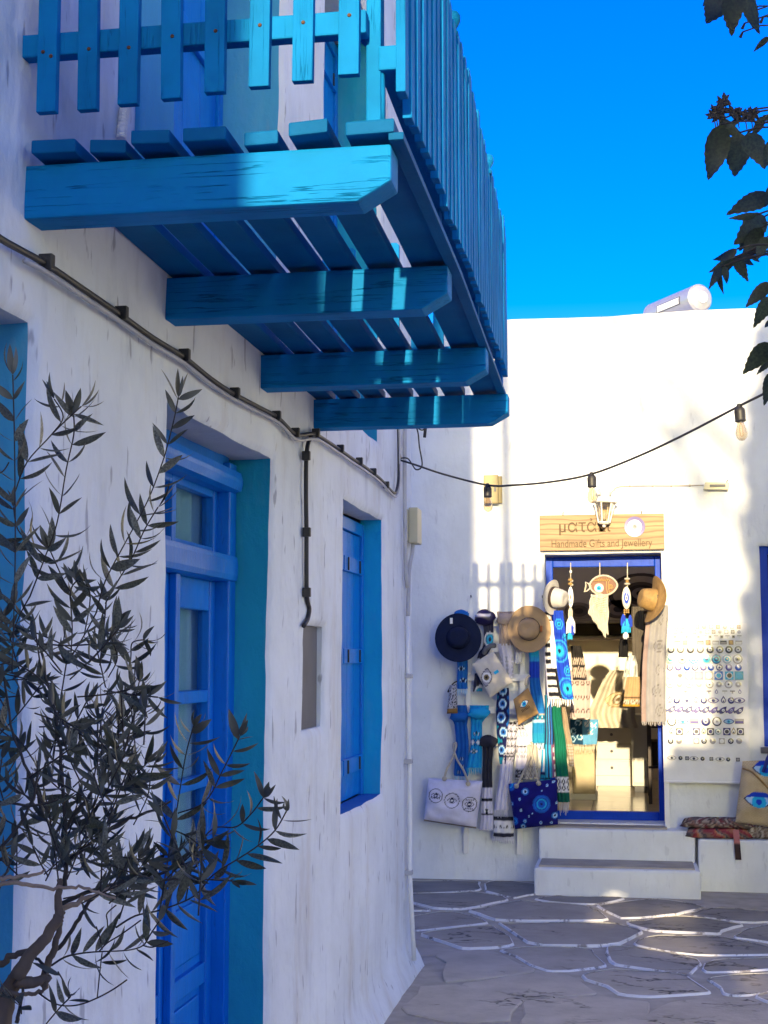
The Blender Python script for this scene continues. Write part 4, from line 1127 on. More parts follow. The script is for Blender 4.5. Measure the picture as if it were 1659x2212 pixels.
scarf('white scarf with black Greek key pattern hanging in middle of the rack', zp((850, 1105, 70), (835, 1260, 86), (800, 1460, 100), (755, 1830, 120)), YS-.02, c16, fringe=BL['lav'], fl=.06, fd=.018, nu=34)
def c17(s, t, u, v):
    if v < .3 and key(s, t, .024): return BL['black']
    if .42 < v < .62 and key(s, t, .03): return BL['black']
    if v > .8: return BL['black'] if noise.noise(Vector((s*90, t*90, 0))) > -.1 else BL['grey']
    return BL['lav']
scarf('short white scarf with key pattern right of the longer key pattern scarf', zp((885, 1095, 60), (930, 1250, 110), (935, 1400, 120), (925, 1580, 120)), YS-.008, c17, nu=30)
def c18(s, t, u, v):
    if v < .53: return BL['char']
    e = eye(s, t, 0, .745*TOT18, .026, BL['black'], BL['white'], (.25, .3, .28), BL['black'])
    if e: return e
    for q in (.66, .675, .82, .835): 
        if abs(v-q) < .005: return BL['black']
    return BL['lav']
TOT18 = 770*.2612/F*YS
t = scarf('charcoal scarf with white eye patterned end between the two tote bags', zp((645, 1250, 100), (640, 1400, 78), (638, 1640, 84), (628, 1990, 108)), YS-.02, c18, fringe=BL['lav'], fl=.012, fd=.014, nu=34)
knot(*Z2(645, 1265), 40, 26, YS-.03, BL['char'], t)
def c19(s, t, u, v):
    if v < .22 or v > .80: return BL['char']
    e = eye(s % .05 - .025, t, 0, .5*TOT19, .022, BL['black'], BL['white'], BL['char'], BL['white'])
    return e or BL['white']
TOT19 = 170*.2612/F*YS
scarf('black and white eye patterned scarf end low beside the navy tote bag', zp((770, 1885, 160), (778, 1970, 165), (772, 2050, 168)), YS-.012, c19, fringe=BL['lav'], fl=.05, nu=36)
def c20(s, t, u, v):
    return BL['char'] if v > .55 and key(s, t, .034) else BL['cream']
scarf('cream scarf with tassels under the handles of the navy tote bag', zp((1005, 1290, 80), (1005, 1420, 96), (995, 1575, 120)), YS-.022, c20, folds=4)
def cD(s, t, u, v):
    return [BL['cyan'], BL['white'], BL['teal'], BL['cyan'], BL['navy']][min(int(u*5), 4)] if v < .75 else [BL['navy'], BL['teal'], BL['navy'], BL['cyan'], BL['navy']][int(t/.012) % 5]
scarf('teal striped scarf end just above the navy tote bag handle', zp((1120, 1330, 64), (1120, 1450, 78), (1120, 1585, 84)), YS-.024, cD)
# grey drape at the right of the doorway
def Z3(zx, zy): return (1140.5 + zx*.1952, 1078.8 + zy*.1952)
def cR(s, t, u, v):
    if u < .20: return (.30, .22, .20)
    for i, b in enumerate((.11, .30, .47, .62, .76)):
        d = math.hypot(s-(.03 if i % 2 else .055), t-b*1.02)
        if .038 < d < .043 and s < .055: return (.12, .11, .11)
        if .016 < d < .020: return (.15, .14, .14)
    return (.25, .24, .25)
rb_ = [(*Z3(1455, 1170), 34), (*Z3(1430, 1330), 45), (*Z3(1405, 1700), 48), (*Z3(1392, 2100), 50), (*Z3(1390, 2460), 51)]
scarf('long beige robe with ring motifs hanging at right of the doorway', rb_, D-.14, cR, name='robe', cat='robe', group=None, fringe=(.28, .26, .26), fl=.03, folds=3, fd=.012, nu=34)

# ------------------------------------------------------------------ hats
def hat(label, c, axis, R_, r_, h_, mat, bandm, squash=1.0, droop=.02, crown_side=1, dents=True):
    ax = Vector(axis).normalized(); ex = ax.orthogonal()
    t = thing('hat', label, 'hat', c, None)
    br = MB(); n = 36
    e1 = Vector((0, 0, 1)) - ax*ax.z; e1 = e1.normalized() if e1.length > .1 else Vector((1, 0, 0)); e2 = ax.cross(e1)
    def ring(rr, hh, wob):
        return [Vector(c) + ax*(hh + wob*math.cos(2*a)) + e1*(rr*math.cos(a)*squash) + e2*(rr*math.sin(a)) for a in [2*math.pi*j/n for j in range(n)]]
    prof = [(r_*.97, 0, 0), (r_*1.1, .002, .001), ((r_+R_)/2, .001, droop*.4), (R_*.97, -.006, droop), (R_, -.004, droop), (R_*.985, -.010, droop), ((r_+R_)/2, -.006, droop*.4), (r_*.95, -.006, 0)]
    V = []
    for q in prof: V += ring(*q)
    br.add(V, [(i*n+j, i*n+(j+1) % n, (i+1)*n+(j+1) % n, (i+1)*n+j) for i in range(len(prof)-1) for j in range(n)])
    part('brim', br, mat, t, smooth=True)
    cr = MB(); V = []
    cp_ = [(r_, -.002), (r_*.99, h_*.3), (r_*.93, h_*.7), (r_*.85, h_*.92), (r_*.7, h_), (r_*.35, h_*.96), (.001, h_*.93)]
    for rr, hh in cp_:
        for a in [2*math.pi*j/n for j in range(n)]:
            d = (.012*max(0, math.cos(a))**3 + .008*max(0, math.cos(a+2.4))**3) * (hh/h_) if dents else 0
            V.append(Vector(c) + ax*hh + e1*((rr-d)*math.cos(a)*min(1.0, squash+.04)) + e2*((rr-d)*math.sin(a)))
    cr.add(V, [(i*n+j, i*n+(j+1) % n, (i+1)*n+(j+1) % n, (i+1)*n+j) for i in range(len(cp_)-1) for j in range(n)])
    part('crown', cr, mat, t, smooth=True)
    if bandm: part('band', MB().lathe(c, ax, [(r_*1.02, .001), (r_*1.03, .004), (r_*1.02, h_*.22), (r_*.99, h_*.23)], n, ex=e1, sx=min(1, squash+.04)), bandm, t, smooth=True)
    return t
hn = hat('navy wide brimmed felt hat hanging at left of the rack', atY(990, 1378, D-.22), (.15, -1, .12), .175, .085, .08, M['felt_navy'], None, 1.05, .022)
tp = atY(975, 1341, D-.245); part('tag', MB().box(tp.x-.010, tp.x+.010, tp.y-.004, tp.y, tp.z-.022, tp.z+.022), M['white_paint'], hn)
ht = hat('tan felt hat with dark leather band lit by sun on the rack', atY(1143, 1359, D-.22), (-.10, -1, .02), .162, .083, .10, M['felt_tan'], M['band'], 1.08, .012)
p = atY(1169, 1358, D-.25); part('buckle', MB().box(p.x-.008, p.x+.010, p.y-.01, p.y+.012, p.z-.022, p.z+.022), pmat('orange leather', (.35, .09, .015), .5), ht, bevel=.003)
hat('white felt hat with dark band at upper left of the doorway', atY(1194, 1290, D-.24), (.92, -.42, -.12), .125, .078, .105, M['felt_white'], M['band'], 1.05, .01)
hs_ = hat('straw hat seen sideways at upper right of the doorway', atY(1412, 1296, D-.22), (-.93, -.30, .22), .168, .085, .105, M['straw'], None, 1.05, .03)
p = atY(1421, 1294, D-.26); part('stitching', MB().box(p.x-.004, p.x+.004, p.y-.04, p.y-.034, p.z-.03, p.z+.03), M['band'], hs_)

# ------------------------------------------------------------------ pouches and tote bags
def pillow(corners, Y, th_, cf, n=44, back=.3, wrinkle=.006):
    """corners in picture px TL TR BR BL, bulging towards the viewer"""
    Q = [atY(x, y, Y) for x, y in corners]
    def P(u, v):
        return Q[0]*(1-u)*(1-v) + Q[1]*u*(1-v) + Q[2]*u*v + Q[3]*(1-u)*v
    W_ = ((Q[1]-Q[0]).length + (Q[2]-Q[3]).length)/2; H_ = ((Q[3]-Q[0]).length + (Q[2]-Q[1]).length)/2
    def B(u, v): return max(0, (1-abs(2*u-1)**3.5)*(1-abs(2*v-1)**3.5))**.6
    sd = corners[0][0]
    mb = MB()
    mb.grid(lambda u, v: P(u, v) - Vector((0, th_*B(u, v) + wrinkle*noise.noise(Vector((u*4+sd, v*5, 0)))*B(u, v), 0)), n, n, lambda u, v: cf((u-.5)*W_, v*H_, u, v, W_, H_), flip=True)
    mb.grid(lambda u, v: P(u, v) + Vector((0, th_*back*B(u, v), 0)), 8, 8, lambda u, v: cf(0, H_*.98, .5, .98, W_, H_))
    return mb, Q
def bag(name, label, cat, corners, Y, th_, cf, mat='cloth', n=48, **k):
    mb, Q = pillow(corners, Y, th_, cf, n, **k)
    a = np.array(mb.v)
    t = thing(name, label, cat, (float(a[:,0].mean()), Y, float(a[:,2].min())))
    part('body', mb, M[mat], t, smooth=True, weld=.0005); return t
def cP1(s, t, u, v, W_, H_):
    if abs(s-.01) < .013 and abs(t-.062) < .019: return BL['cyan']
    s2, t2 = (s-.0)*.80+(t-.145)*.6, -(s-.0)*.6+(t-.145)*.8
    d = math.hypot(s, t-.145)
    if d < .010: return BL['black']
    if d < .021: return (.20, .15, .07)
    if d < .036: return BL['white']
    if almond(s2, t2, 0, 0, .068, .043): return (.36, .34, .38) if almond(s2, t2, 0, 0, .062, .038) else BL['char']
    return (.62, .56, .47)
pc = bag('pouch', 'cream zip pouch with a big brown eye hanging on the rack', 'pouch', [Z2(685, 512), Z2(848, 775), Z2(660, 905), Z2(512, 628)], D-.22, .03, cP1)
part('strap', MB().tube(smoothpts([atY(*Z2(610, 540), D-.22), atY(*Z2(625, 500), D-.23), atY(*Z2(665, 475), D-.23), atY(*Z2(700, 472), D-.2)]), .018, 8), M['grey_panel'], pc, smooth=True)
def cP2(s, t, u, v, W_, H_):
    c = eye(t-.075, s+.018, 0, 0, .042, BL['char'], BL['white'], BL['cyan'], BL['royal'], .024)
    if c: return c
    if .012 < s < .03 and abs(t-.075) < .035 and int((t+s*.4)/.005) % 2 == 0: return (.10, .05, .02)
    return BL['tan']
pc = bag('pouch', 'tan brown pouch with a blue eye hanging under the tan hat', 'pouch', [Z2(975, 818), Z2(1062, 1030), Z2(895, 1128), Z2(852, 918)], D-.21, .028, cP2)
part('strap', MB().tube(smoothpts([atY(*Z2(955, 800), D-.2), atY(*Z2(962, 745), D-.19), atY(*Z2(985, 720), D-.17)]), .010, 8), M['rope'], pc, smooth=True)
def cP3(s, t, u, v, W_, H_):
    if v > .82: return (.25, .14, .05)
    return BL['char'] if noise.noise(Vector((s*130, t*80, 3))) > .12 else BL['grey']
pc = bag('pouch', 'small grey knitted wrist pouch hanging at left edge of the rack', 'pouch', [Z2(325, 800), Z2(385, 790), Z2(392, 1030), Z2(302, 1035)], D-.15, .035, cP3)
part('wrist_strap', MB().tube(smoothpts([atY(*Z2(388, 765), D-.15), atY(*Z2(350, 790), D-.15), atY(*Z2(312, 850), D-.15), atY(*Z2(330, 845), D-.15), atY(*Z2(380, 790), D-.15)]), .005, 6), M['band'], pc, smooth=True)

def cT1(s, t, u, v, W_, H_):
    for k, (a, b, r) in enumerate(((-.125, .125, .052), (.0, .150, .054), (.132, .165, .052))):
        d = math.hypot(s-a, (t-b)*1.0)
        if abs(d-r) < .0028: return BL['black']
        if d < r:
            e = eye(s, t, a, b, .038, BL['black'], BL['lilac'], BL['navy'], BL['white'], .021)
            if e: return e
            if k == 0 and .008 < t-b < .026 and abs(s-a) < .034 and int((s+.5)/.006) % 2: return BL['black']
            if k == 2 and .028 < abs(t-b) < .038 and abs(s-a) < .03 and int((s+.5)/.006) % 2: return BL['black']
    if v > .955: return (.26, .21, .17)
    return BL['lilac']
def tote(label, corners, Y, cf, hand, knots_, matn='cloth', th_=.07):
    t = bag('tote_bag', label, 'tote bag', corners, Y, th_, cf, matn, n=64, wrinkle=.02)
    for h in hand: part('handle', MB().tube(smoothpts([atY(*Z2(x, y), Y - dy) for x, y, dy in h]), .0085, 8), M['rope'], t, smooth=True)
    for x, y in knots_:
        c = atY(*Z2(x, y), Y-.062)
        part('knot', MB().lathe(c, (.3, -1, .2), [(.001, -.016), (.014, -.012), (.019, .0), (.013, .012), (.001, .016)], 10), M['rope'], t, smooth=True)
    return t
tote('white canvas tote bag printed with three circled eyes low on the rack', [Z2(150, 1568), Z2(598, 1592), Z2(545, 1985), Z2(112, 1920)], D-.16, cT1,
     [[(282, 1570, .055), (300, 1500, .05), (345, 1410, .02), (378, 1300, .0), (370, 1270, -.02)], [(478, 1600, .055), (440, 1500, .05), (390, 1420, .02), (362, 1340, .0), (360, 1275, -.02)]], [(282, 1572), (478, 1612)])
DOT = [(.055, .165, .066), (-.055, .065, .026), (-.165, .005, .05), (-.10, .115, .010), (-.165, .145, .016), (-.10, .195, .010), (.10, .035, .010), (.145, .015, .010), (.06, .07, .007), (.165, .17, .010), (.15, .26, .026), (-.08, .275, .016), (-.045, .245, .008), (-.165, .27, .032), (-.10, .315, .022), (.04, .30, .012), (-.02, .225, .006), (.12, .31, .01)]
def cT2(s, t, u, v, W_, H_):
    for a, b, r in DOT:
        c = rings(s, t, a, b, r, [(.01, .08, .42), (.015, .13, .55), (.01, .07, .40), BL['cyan'], (.012, .10, .50), (.01, .08, .45), BL['navy']] if r > .03 else [BL['blue'], BL['pale'], BL['navy']] if r > .012 else [BL['pale'], BL['blue']])
        if c: return c
    return (.006, .006, .14)
tote('navy tote bag covered in blue ringed eyes beside the shop door', [Z2(812, 1612), Z2(1215, 1575), Z2(1222, 1950), Z2(868, 1990)], D-.19, cT2,
     [[(885, 1625, .055), (930, 1530, .05), (985, 1400, .02), (1010, 1300, .0), (1000, 1270, -.02)], [(1062, 1605, .055), (1035, 1500, .05), (1010, 1400, .02), (985, 1290, .0)]], [(878, 1632), (1062, 1610)])

# ------------------------------------------------------------------ ornaments hung in the doorway
YO = D - .02
orn = 'eye charms hanging from the lintel of the doorway'
def cord_to(t, zx, z0, z1): part('cord', MB().tube([atY(*Z3(zx, z0), YO), atY(*Z3(zx, z1), YO)], .004, 6), M['rope'], t)
def bead(t, zx, zy, r, mat, sx=1.0): 
    c = atY(*Z3(zx, zy), YO); part('bead', MB().lathe(c, (0, 0, 1), [(.001, -r), (r*.75*sx, -r*.7), (r*sx, 0), (r*.75*sx, r*.7), (.001, r)], 10), mat, t, smooth=True)
def tassel(t, zx, z0, z1, wz, col, sk=0):
    a, b = atY(*Z3(zx, z0), YO), atY(*Z3(zx+sk, z1), YO); w_ = wz*.1952/F*YO/2
    mb = MB(); n = 7
    for i in range(n):
        x = (i/(n-1)-.5)*2*w_
        mb.tube([(a.x+x*.25, YO-.004*(i % 2), a.z), (a.x+x*.9, YO-.008*(i % 2), (a.z*.6+b.z*.4)), (b.x+x, YO-.004*(i % 2), b.z+random.uniform(-.008, .008))], [.003, .0055, .004], 5, col=col)
    part('tassel', mb, M['fringe'], t)
def pendant(t, zx, zy, rx, ry, cols, th_=.012):
    c = atY(*Z3(zx, zy), YO); rx, ry = rx*.1952/F*YO, ry*.1952/F*YO; k = len(cols)
    prof = [(1-i/k, th_*(.2+.8*i/k)) for i in range(k)] + [(.001, th_)]
    part('pendant', MB().lathe(c + Vector((0, 0, 0)), (0, -1, 0), [(1, -th_*.5), (1, 0)] + prof, 24, ex=(1, 0, 0), sx=rx, sy=ry, cols=[cols[0], cols[0]] + cols), M['glaze'], t)
t = thing('eye_charm', 'narrow white eye charm with tassel hanging at left of the doorway', 'charm', atY(*Z3(470, 1540), YO), orn)
cord_to(t, 472, 700, 980); bead(t, 474, 800, .013, M['white_paint'], .8)
for zy in (890, 935): bead(t, 468, zy, .012, M['gold'], 1.7); bead(t, 488, zy+12, .009, M['rope'], 1.2)
pendant(t, 472, 1080, 30, 112, [BL['white'], BL['cream'], BL['white'], (.2, .16, .12)])
tassel(t, 470, 1190, 1300, 40, BL['cream']); tassel(t, 472, 1290, 1480, 90, BL['white']); tassel(t, 492, 1370, 1490, 22, BL['royal']); tassel(t, 464, 1470, 1545, 44, BL['cyan'])
t = thing('eye_charm', 'long oval blue eye charm with blue and turquoise tassels right of the fish ornament', 'charm', atY(*Z3(1090, 1540), YO), orn)
cord_to(t, 1100, 700, 980)
for zy, sx in ((880, 2.2), (935, 2.3)): bead(t, 1098, zy, .011, M['rope'], sx)
bead(t, 1098, 908, .012, M['gold'], 1.2)
pendant(t, 1090, 1090, 48, 122, [BL['cream'], (.30, .34, .36), BL['white'], (.25, .30, .36), BL['royal'], BL['royal'], BL['white'], BL['navy']])
for i in range(7): bead(t, 1068 + (i % 3)*22, 1225 + (i//3)*24, .008, M['gold'])
tassel(t, 1056, 1270, 1400, 50, BL['royal']); tassel(t, 1130, 1280, 1410, 40, BL['royal']); tassel(t, 1086, 1320, 1480, 90, BL['cyan']); tassel(t, 1082, 1470, 1540, 50, BL['white'])
t = thing('fish_ornament', 'white macrame fish ornament with blue eye hanging in middle of the doorway', 'ornament', atY(*Z3(800, 1560), YO), orn)
cord_to(t, 795, 700, 850)
fc_ = atY(*Z3(835, 952), YO); fr = .1952/F*YO
def fish(a): 
    x = math.cos(a); y = math.sin(a)
    return Vector((fc_.x + fr*150*x, YO, fc_.z + fr*108*math.copysign(abs(y)**1.25, y)))
out = [fish(2*math.pi*i/40) for i in range(41)]
part('body', MB().add([p + Vector((0, .004, 0)) for p in out[:-1]], [list(range(40))]), pmat('brown board', (.16, .06, .03), .6), t)
part('outline', MB().tube(out, .0085, 6), M['rope'], t, smooth=True)
part('tail', MB().tube([atY(*Z3(x, y), YO) for x, y in ((700, 965), (665, 930), (640, 912), (640, 965), (625, 1025), (655, 1012), (700, 968))], .007, 6), M['rope'], t, smooth=True)
for x0, y0, x1, y1 in ((730, 900, 900, 890), (870, 905, 880, 1040), (895, 900, 905, 1045)): part('cord', MB().tube([atY(*Z3(x0, y0), YO-.004), atY(*Z3((x0+x1)/2-8, (y0+y1)/2), YO-.004), atY(*Z3(x1, y1), YO-.004)], .004, 5), M['gold'], t)
for i in range(6): part('cord', MB().tube([atY(*Z3(755+i*24, 905), YO-.003), atY(*Z3(770+i*24, 868), YO-.003), atY(*Z3(785+i*24, 905), YO-.003)], .003, 5), M['gold'], t)
pendant(t, 786, 982, 54, 54, [BL['taupe'], BL['white'], BL['white'], BL['sky'], BL['cyan'], BL['navy']])
part('spiral', MB().tube([atY(*Z3(915+30*(1-k/26)*math.cos(k*.6), 962+30*(1-k/26)*math.sin(k*.6)), YO-.004) for k in range(25)], .0035, 5), M['gold'], t, smooth=True)
mc_ = MB()
for i in range(22):
    u = i/21; xa = 700+185*u; ya = 1048+8*math.sin(u*9); yb = 1270 + 290*u - 60*(u > .92)
    xb = xa - 25 + 20*u
    pts_ = [atY(*Z3(xa, ya), YO-.003*(i % 2))]
    for k in range(1, 8): pts_.append(atY(*Z3(xa+(xb-xa)*k/7 + 7*math.sin(k*1.7+i), ya+(yb-ya)*k/7), YO-.006*(i % 2)-.003*math.sin(k+i)))
    mc_.tube(pts_, [.004]+[.0062]*6+[.004], 5, col=BL['cream'])
for i in range(9):
    mc_.tube([atY(*Z3(700+i*10, 1075+i*22), YO-.012), atY(*Z3(800, 1100+i*24), YO-.013), atY(*Z3(885-i*3, 1070+i*30), YO-.012)], .0038, 5, col=(.5, .42, .32))
part('macrame', mc_, M['fringe'], t)

# ------------------------------------------------------------------ inside the shop
def box_thing(name, label, cat, x0, x1, y0, y1, z0, z1): return thing(name, label, cat, ((x0+x1)/2, (y0+y1)/2, z0))
FZ = .424
p0, p1 = atY(1276, 1700, 14.3), atY(1367, 1560, 14.3)
t = thing('drawer_cabinet', 'white chest of drawers standing inside the shop', 'cabinet', ((p0.x+p1.x)/2, 14.5, FZ))
part('carcass', MB().box(p0.x, p1.x, 14.3, 14.75, FZ, p1.z-.02), M['furniture'], t, bevel=.006)
part('top', MB().box(p0.x-.03, p1.x+.03, 14.26, 14.78, p1.z-.02, p1.z+.01), M['furniture'], t, bevel=.006)
hz = (p1.z-.06-FZ-.08)/3
for i in range(3):
    d = part('drawer', MB().box(p0.x+.02, p1.x-.02, 14.282, 14.30, FZ+.10+i*hz, FZ+.10+i*hz+hz-.015), M['furniture'], t, bevel=.004)
    part('knob', MB().lathe(((p0.x+p1.x)/2, 14.282, FZ+.10+i*hz+hz/2), (0, -1, 0), [(.006, 0), (.012, .012), (.014, .02), (.001, .026)], 10), M['grey_panel'], d)
p0, p1 = atY(1366, 1690, 13.6), atY(1390, 1545, 13.6)
t = thing('display_cabinet', 'tall narrow white cabinet inside the shop beside the drawers', 'cabinet', ((p0.x+p1.x)/2, 13.8, FZ))
part('carcass', MB().box(p0.x, p1.x+.05, 13.62, 14.1, FZ+.06, p1.z), M['furniture'], t, bevel=.005)
part('cabinet_door', MB().box(p0.x+.012, p1.x+.03, 13.60, 13.617, FZ+.09, p1.z-.02), M['furniture'], t, bevel=.004)
part('foot', MB().box(p0.x+.02, p1.x+.03, 13.66, 14.06, FZ, FZ+.06), M['grey_panel'], t)
p0, p1 = atY(1232, 1713, 12.9), atY(1284, 1600, 12.9)
t = thing('pedestal', 'plain beige pedestal just inside the shop door', 'pedestal', ((p0.x+p1.x)/2, 13.0, FZ))
part('column', MB().box(p0.x+.02, p1.x, 12.9, 13.2, FZ+.05, p1.z), pmat('beige panel', (.40, .32, .21), .6), t, bevel=.006)
part('plinth', MB().box(p0.x, p1.x+.015, 12.88, 13.22, FZ, FZ+.05), M['furniture'], t, bevel=.006)
part('top', MB().box(p0.x, p1.x+.02, 12.87, 13.23, p1.z, p1.z+.03), M['furniture'], t, bevel=.006)
def cBC(s, t_, u, v):
    for a, b in ((-.05, .03), (-.09, .10), (.03, .035), (.085, .05), (.055, .105), (-.04, .15), (-.1, .17)):
        c = rings(s, t_, a, b, .026, [BL['white'], BL['cyan'], BL['white'], BL['teal']] if s > -.03 else [BL['pale'], (.01, .07, .14), (.01, .07, .14)])
        if c: return c
    return (.008, .05, .12) if u < .45 else (.10, .30, .55)
scarf('blue towel printed with rings draped over the pedestal', [(1262, 1554, 60), (1262, 1580, 58), (1263, 1608, 50)], 12.75, cBC, fringe=BL['cream'], fl=.07, name='towel', cat='towel')
def cPK(s, t_, u, v):
    for i in range(4):
        for j in range(3):
            d = math.hypot(s-(-.06+i*.042), t_-(.10+j*.11))
            if .010 < d < .017: return (.09, .06, .06)
    if .40 < t_ < .44 and int(s/.022) % 2: return (.10, .06, .06)
    return (.46, .36, .34)
scarf('mauve towel with dark ring prints hanging inside the doorway', [(1251, 1448, 46), (1252, 1500, 44), (1252, 1551, 42)], D+.55, cPK, name='towel', cat='towel', nu=34)
scarf('black and cream fringed throw hanging above the mauve towel', [(1243, 1395, 22), (1248, 1430, 28), (1252, 1465, 30)], D+.45, lambda s, t_, u, v: (.02, .018, .018) if v < .35 or key(s, t_, .05) else BL['taupe'], name='towel', cat='towel')
def cWE(s, t_, u, v):
    d = math.hypot(s-.03, t_-.27)
    if d < .018: return (.12, .08, .04)
    if d < .036: return BL['cream']
    if d < .048: return (.20, .14, .07)
    if almond(s, t_-.27, .02, 0, .11, .075) and not almond(s, t_-.27, .02, 0, .10, .065): return (.3, .22, .12)
    if almond(s, t_-.27, .02, 0, .10, .065): return (.58, .46, .30)
    return BL['cream']
scarf('large cream throw with a brown eye draped inside the shop', [(1345, 1448, 52), (1332, 1490, 78), (1322, 1540, 98), (1330, 1572, 92)], 13.2, cWE, name='throw', cat='throw', folds=4, fd=.05, nu=44)
def cTB(s, t_, u, v):
    if v > .93: return (.42, .22, .03)
    if .62 < v < .72 and int(t_/.008) % 2: return (.08, .05, .03)
    if v > .78: return (.16, .11, .06) if noise.noise(Vector((s*110, t_*110, 1))) > .1 else BL['cream']
    return (.42, .27, .14)
scarf('tan and gold handbag hanging at right inside the doorway', [(1368, 1462, 26), (1367, 1490, 32), (1364, 1526, 36)], D+.25, cTB, name='handbag', cat='bag', nu=30, group=None)
scarf('silvery bag hanging above the tan and gold handbag', [(1364, 1416, 14), (1363, 1435, 26), (1362, 1462, 30)], D+.30, lambda s, t_, u, v: (.62, .64, .62) if noise.noise(Vector((s*50, t_*20, 5))) > -.1 else (.3, .3, .28), 'satin', name='handbag', cat='bag', group=None)
scarf('small black bag hanging inside the doorway under the blue eye charm', [(1347, 1380, 14), (1346, 1396, 20), (1346, 1420, 20)], D+.28, solidc((.012, .011, .012)), name='handbag', cat='bag', group=None)
scarf('dark grey cloth hanging deep at right inside the doorway', [(1378, 1310, 26), (1380, 1400, 30), (1385, 1500, 34)], D+.6, solidc((.10, .085, .07)), name='cloth', cat='cloth', group=None, folds=5)
# shelf and painted eye on the rear wall
YI = 15.19
sh_ = thing('wall_shelf', 'dark wooden wall shelf across the rear of the shop', 'shelf', (atY(1290, 1345, YI).x, YI, atY(1290, 1372, YI).z))
a, b = atY(1205, 1372, YI-.3), atY(1420, 1339, YI-.3)
part('shelf_board', MB().box(a.x, b.x, YI-.3, YI, b.z-.03, b.z), pmat('grey board', (.38, .34, .30), .6), sh_, bevel=.004)
part('back_board', MB().box(a.x, b.x, YI-.05, YI, a.z, b.z-.03), pmat('dark board', (.08, .055, .03), .6), sh_)
part('shelf_board', MB().box(a.x, b.x, YI-.26, YI, a.z-.05, a.z-.02), pmat('beige board', (.50, .42, .33), .6), sh_, bevel=.004)
ey = MB()
for px, py, rx, cols in ((1385, 1282, 70, [(.12, .10, .085), (.5, .43, .35), (.5, .43, .35), (.12, .10, .085), (.06, .05, .045), (.3, .26, .22), (.03, .03, .03)]), (1336, 1316, 32, [(.2, .17, .14), (.4, .34, .28), (.1, .09, .08)]), (1250, 1320, 30, [(.42, .36, .3), (.22, .19, .16), (.1, .09, .08)])):
    c = atY(px, py, YI-.01); r = rx/F*YI
    ey.lathe(c, (0, -1, 0), [(r*(1-i/len(cols)), .004) for i in range(len(cols))] + [(.001, .004)], 30, ex=(1, 0, 0), sy=.62, cols=cols)
mu = solo('eye_mural', ey, M['cloth'], 'dim grey eye mural painted on rear wall inside the shop', 'mural')
# things low inside at the right
p = atZ(1372, 1690, FZ)
for k, (dx, dy, cl, lb) in enumerate(((.0, .12, (.50, .10, .06), 'red sandals on the shop floor beside the cabinet'), (.0, -.15, (.10, .42, .55), 'pale blue sandals on the shop floor in front of red sandals'))):
    t = thing('sandals', lb, 'sandals', (p.x+dx, p.y+dy, FZ))
    for q in (-.05, .06):
        mb = MB(); c = Vector((p.x+dx+q, p.y+dy, FZ)); n = 16
        ol = [(c.x + .042*math.cos(a)*(1+.15*math.sin(a)), c.y + .125*math.sin(a)) for a in [2*math.pi*i/n for i in range(n)]]
        so_ = part('sole', MB().prism(ol, FZ, FZ+.022, 'z', col=cl), M['cloth'], t)
        part('strap', MB().tube([(c.x-.045, c.y+.03, FZ+.02), (c.x-.02, c.y+.02, FZ+.06), (c.x+.02, c.y+.02, FZ+.06), (c.x+.045, c.y+.03, FZ+.02)], .008, 6, col=cl), M['cloth'], t)
x = atY(1398, 1600, 13.0).x
t = thing('storage_rack', 'dark storage rack of boxes at right inside the shop', 'rack', (x+.15, 13.0, FZ))
for z in (.72, 1.06, 1.40): part('shelf', MB().box(x, x+.32, 12.6, 13.4, z, z+.02), M['band'], t)
for y in (12.6, 13.37): part('upright', MB().box(x+.002, x+.03, y, y+.03, FZ, 1.7), M['band'], t)
for i, (z, hh, cl) in enumerate(((.74, .2, (.05, .035, .025)), (1.08, .16, (.35, .22, .10)), (1.42, .14, (.03, .025, .02)))):
    solo('carton', MB().box(x+.035, x+.28, 12.7, 13.1, z, z+hh, col=cl), M['cloth'], ('black box on lowest shelf of the dark storage rack', 'brown box on middle shelf of the dark storage rack', 'dark box on top shelf of the dark storage rack')[i], 'box', bevel=.004)

# ------------------------------------------------------------------ magnet board and its magnets
YM = D - .035
def Z5(zx, zy): return ((1800 + zx/3.159)/1.2977, (1700 + zy/3.159)/1.2977)
b0, b1 = atY(1434, 1690, YM), atY(1613, 1346, YM)
mbd = thing('magnet_board', 'white board of souvenir magnets standing against wall right of the shop door', 'display board', ((b0.x+b1.x)/2, YM, .355))
part('panel', MB().box(b0.x, b1.x, YM-.012, YM+.012, b0.z, b1.z), M['white_paint'], mbd, bevel=.002)
lx = atY(1440, 1700, YM).x
part('leg', MB().box(lx-.018, lx+.018, YM-.016, YM+.012, .352, b0.z-.002), M['white_paint'], mbd, bevel=.002)
part('leg', MB().box(b1.x-.05, b1.x-.014, YM-.016, YM+.012, .352, b0.z-.002), M['white_paint'], mbd, bevel=.002)
part('lip', MB().box(b0.x, b1.x, YM-.030, YM-.0125, b0.z, b0.z+.014), M['white_paint'], mbd, bevel=.002)
FM = YM - .013
DK, NV, WH, CY_, GY, PU = (.03, .035, .06), (.008, .012, .16), (.72, .72, .72), (.02, .40, .60), (.34, .33, .33), (.07, .05, .28)
mag_n = 0
meshc = {}
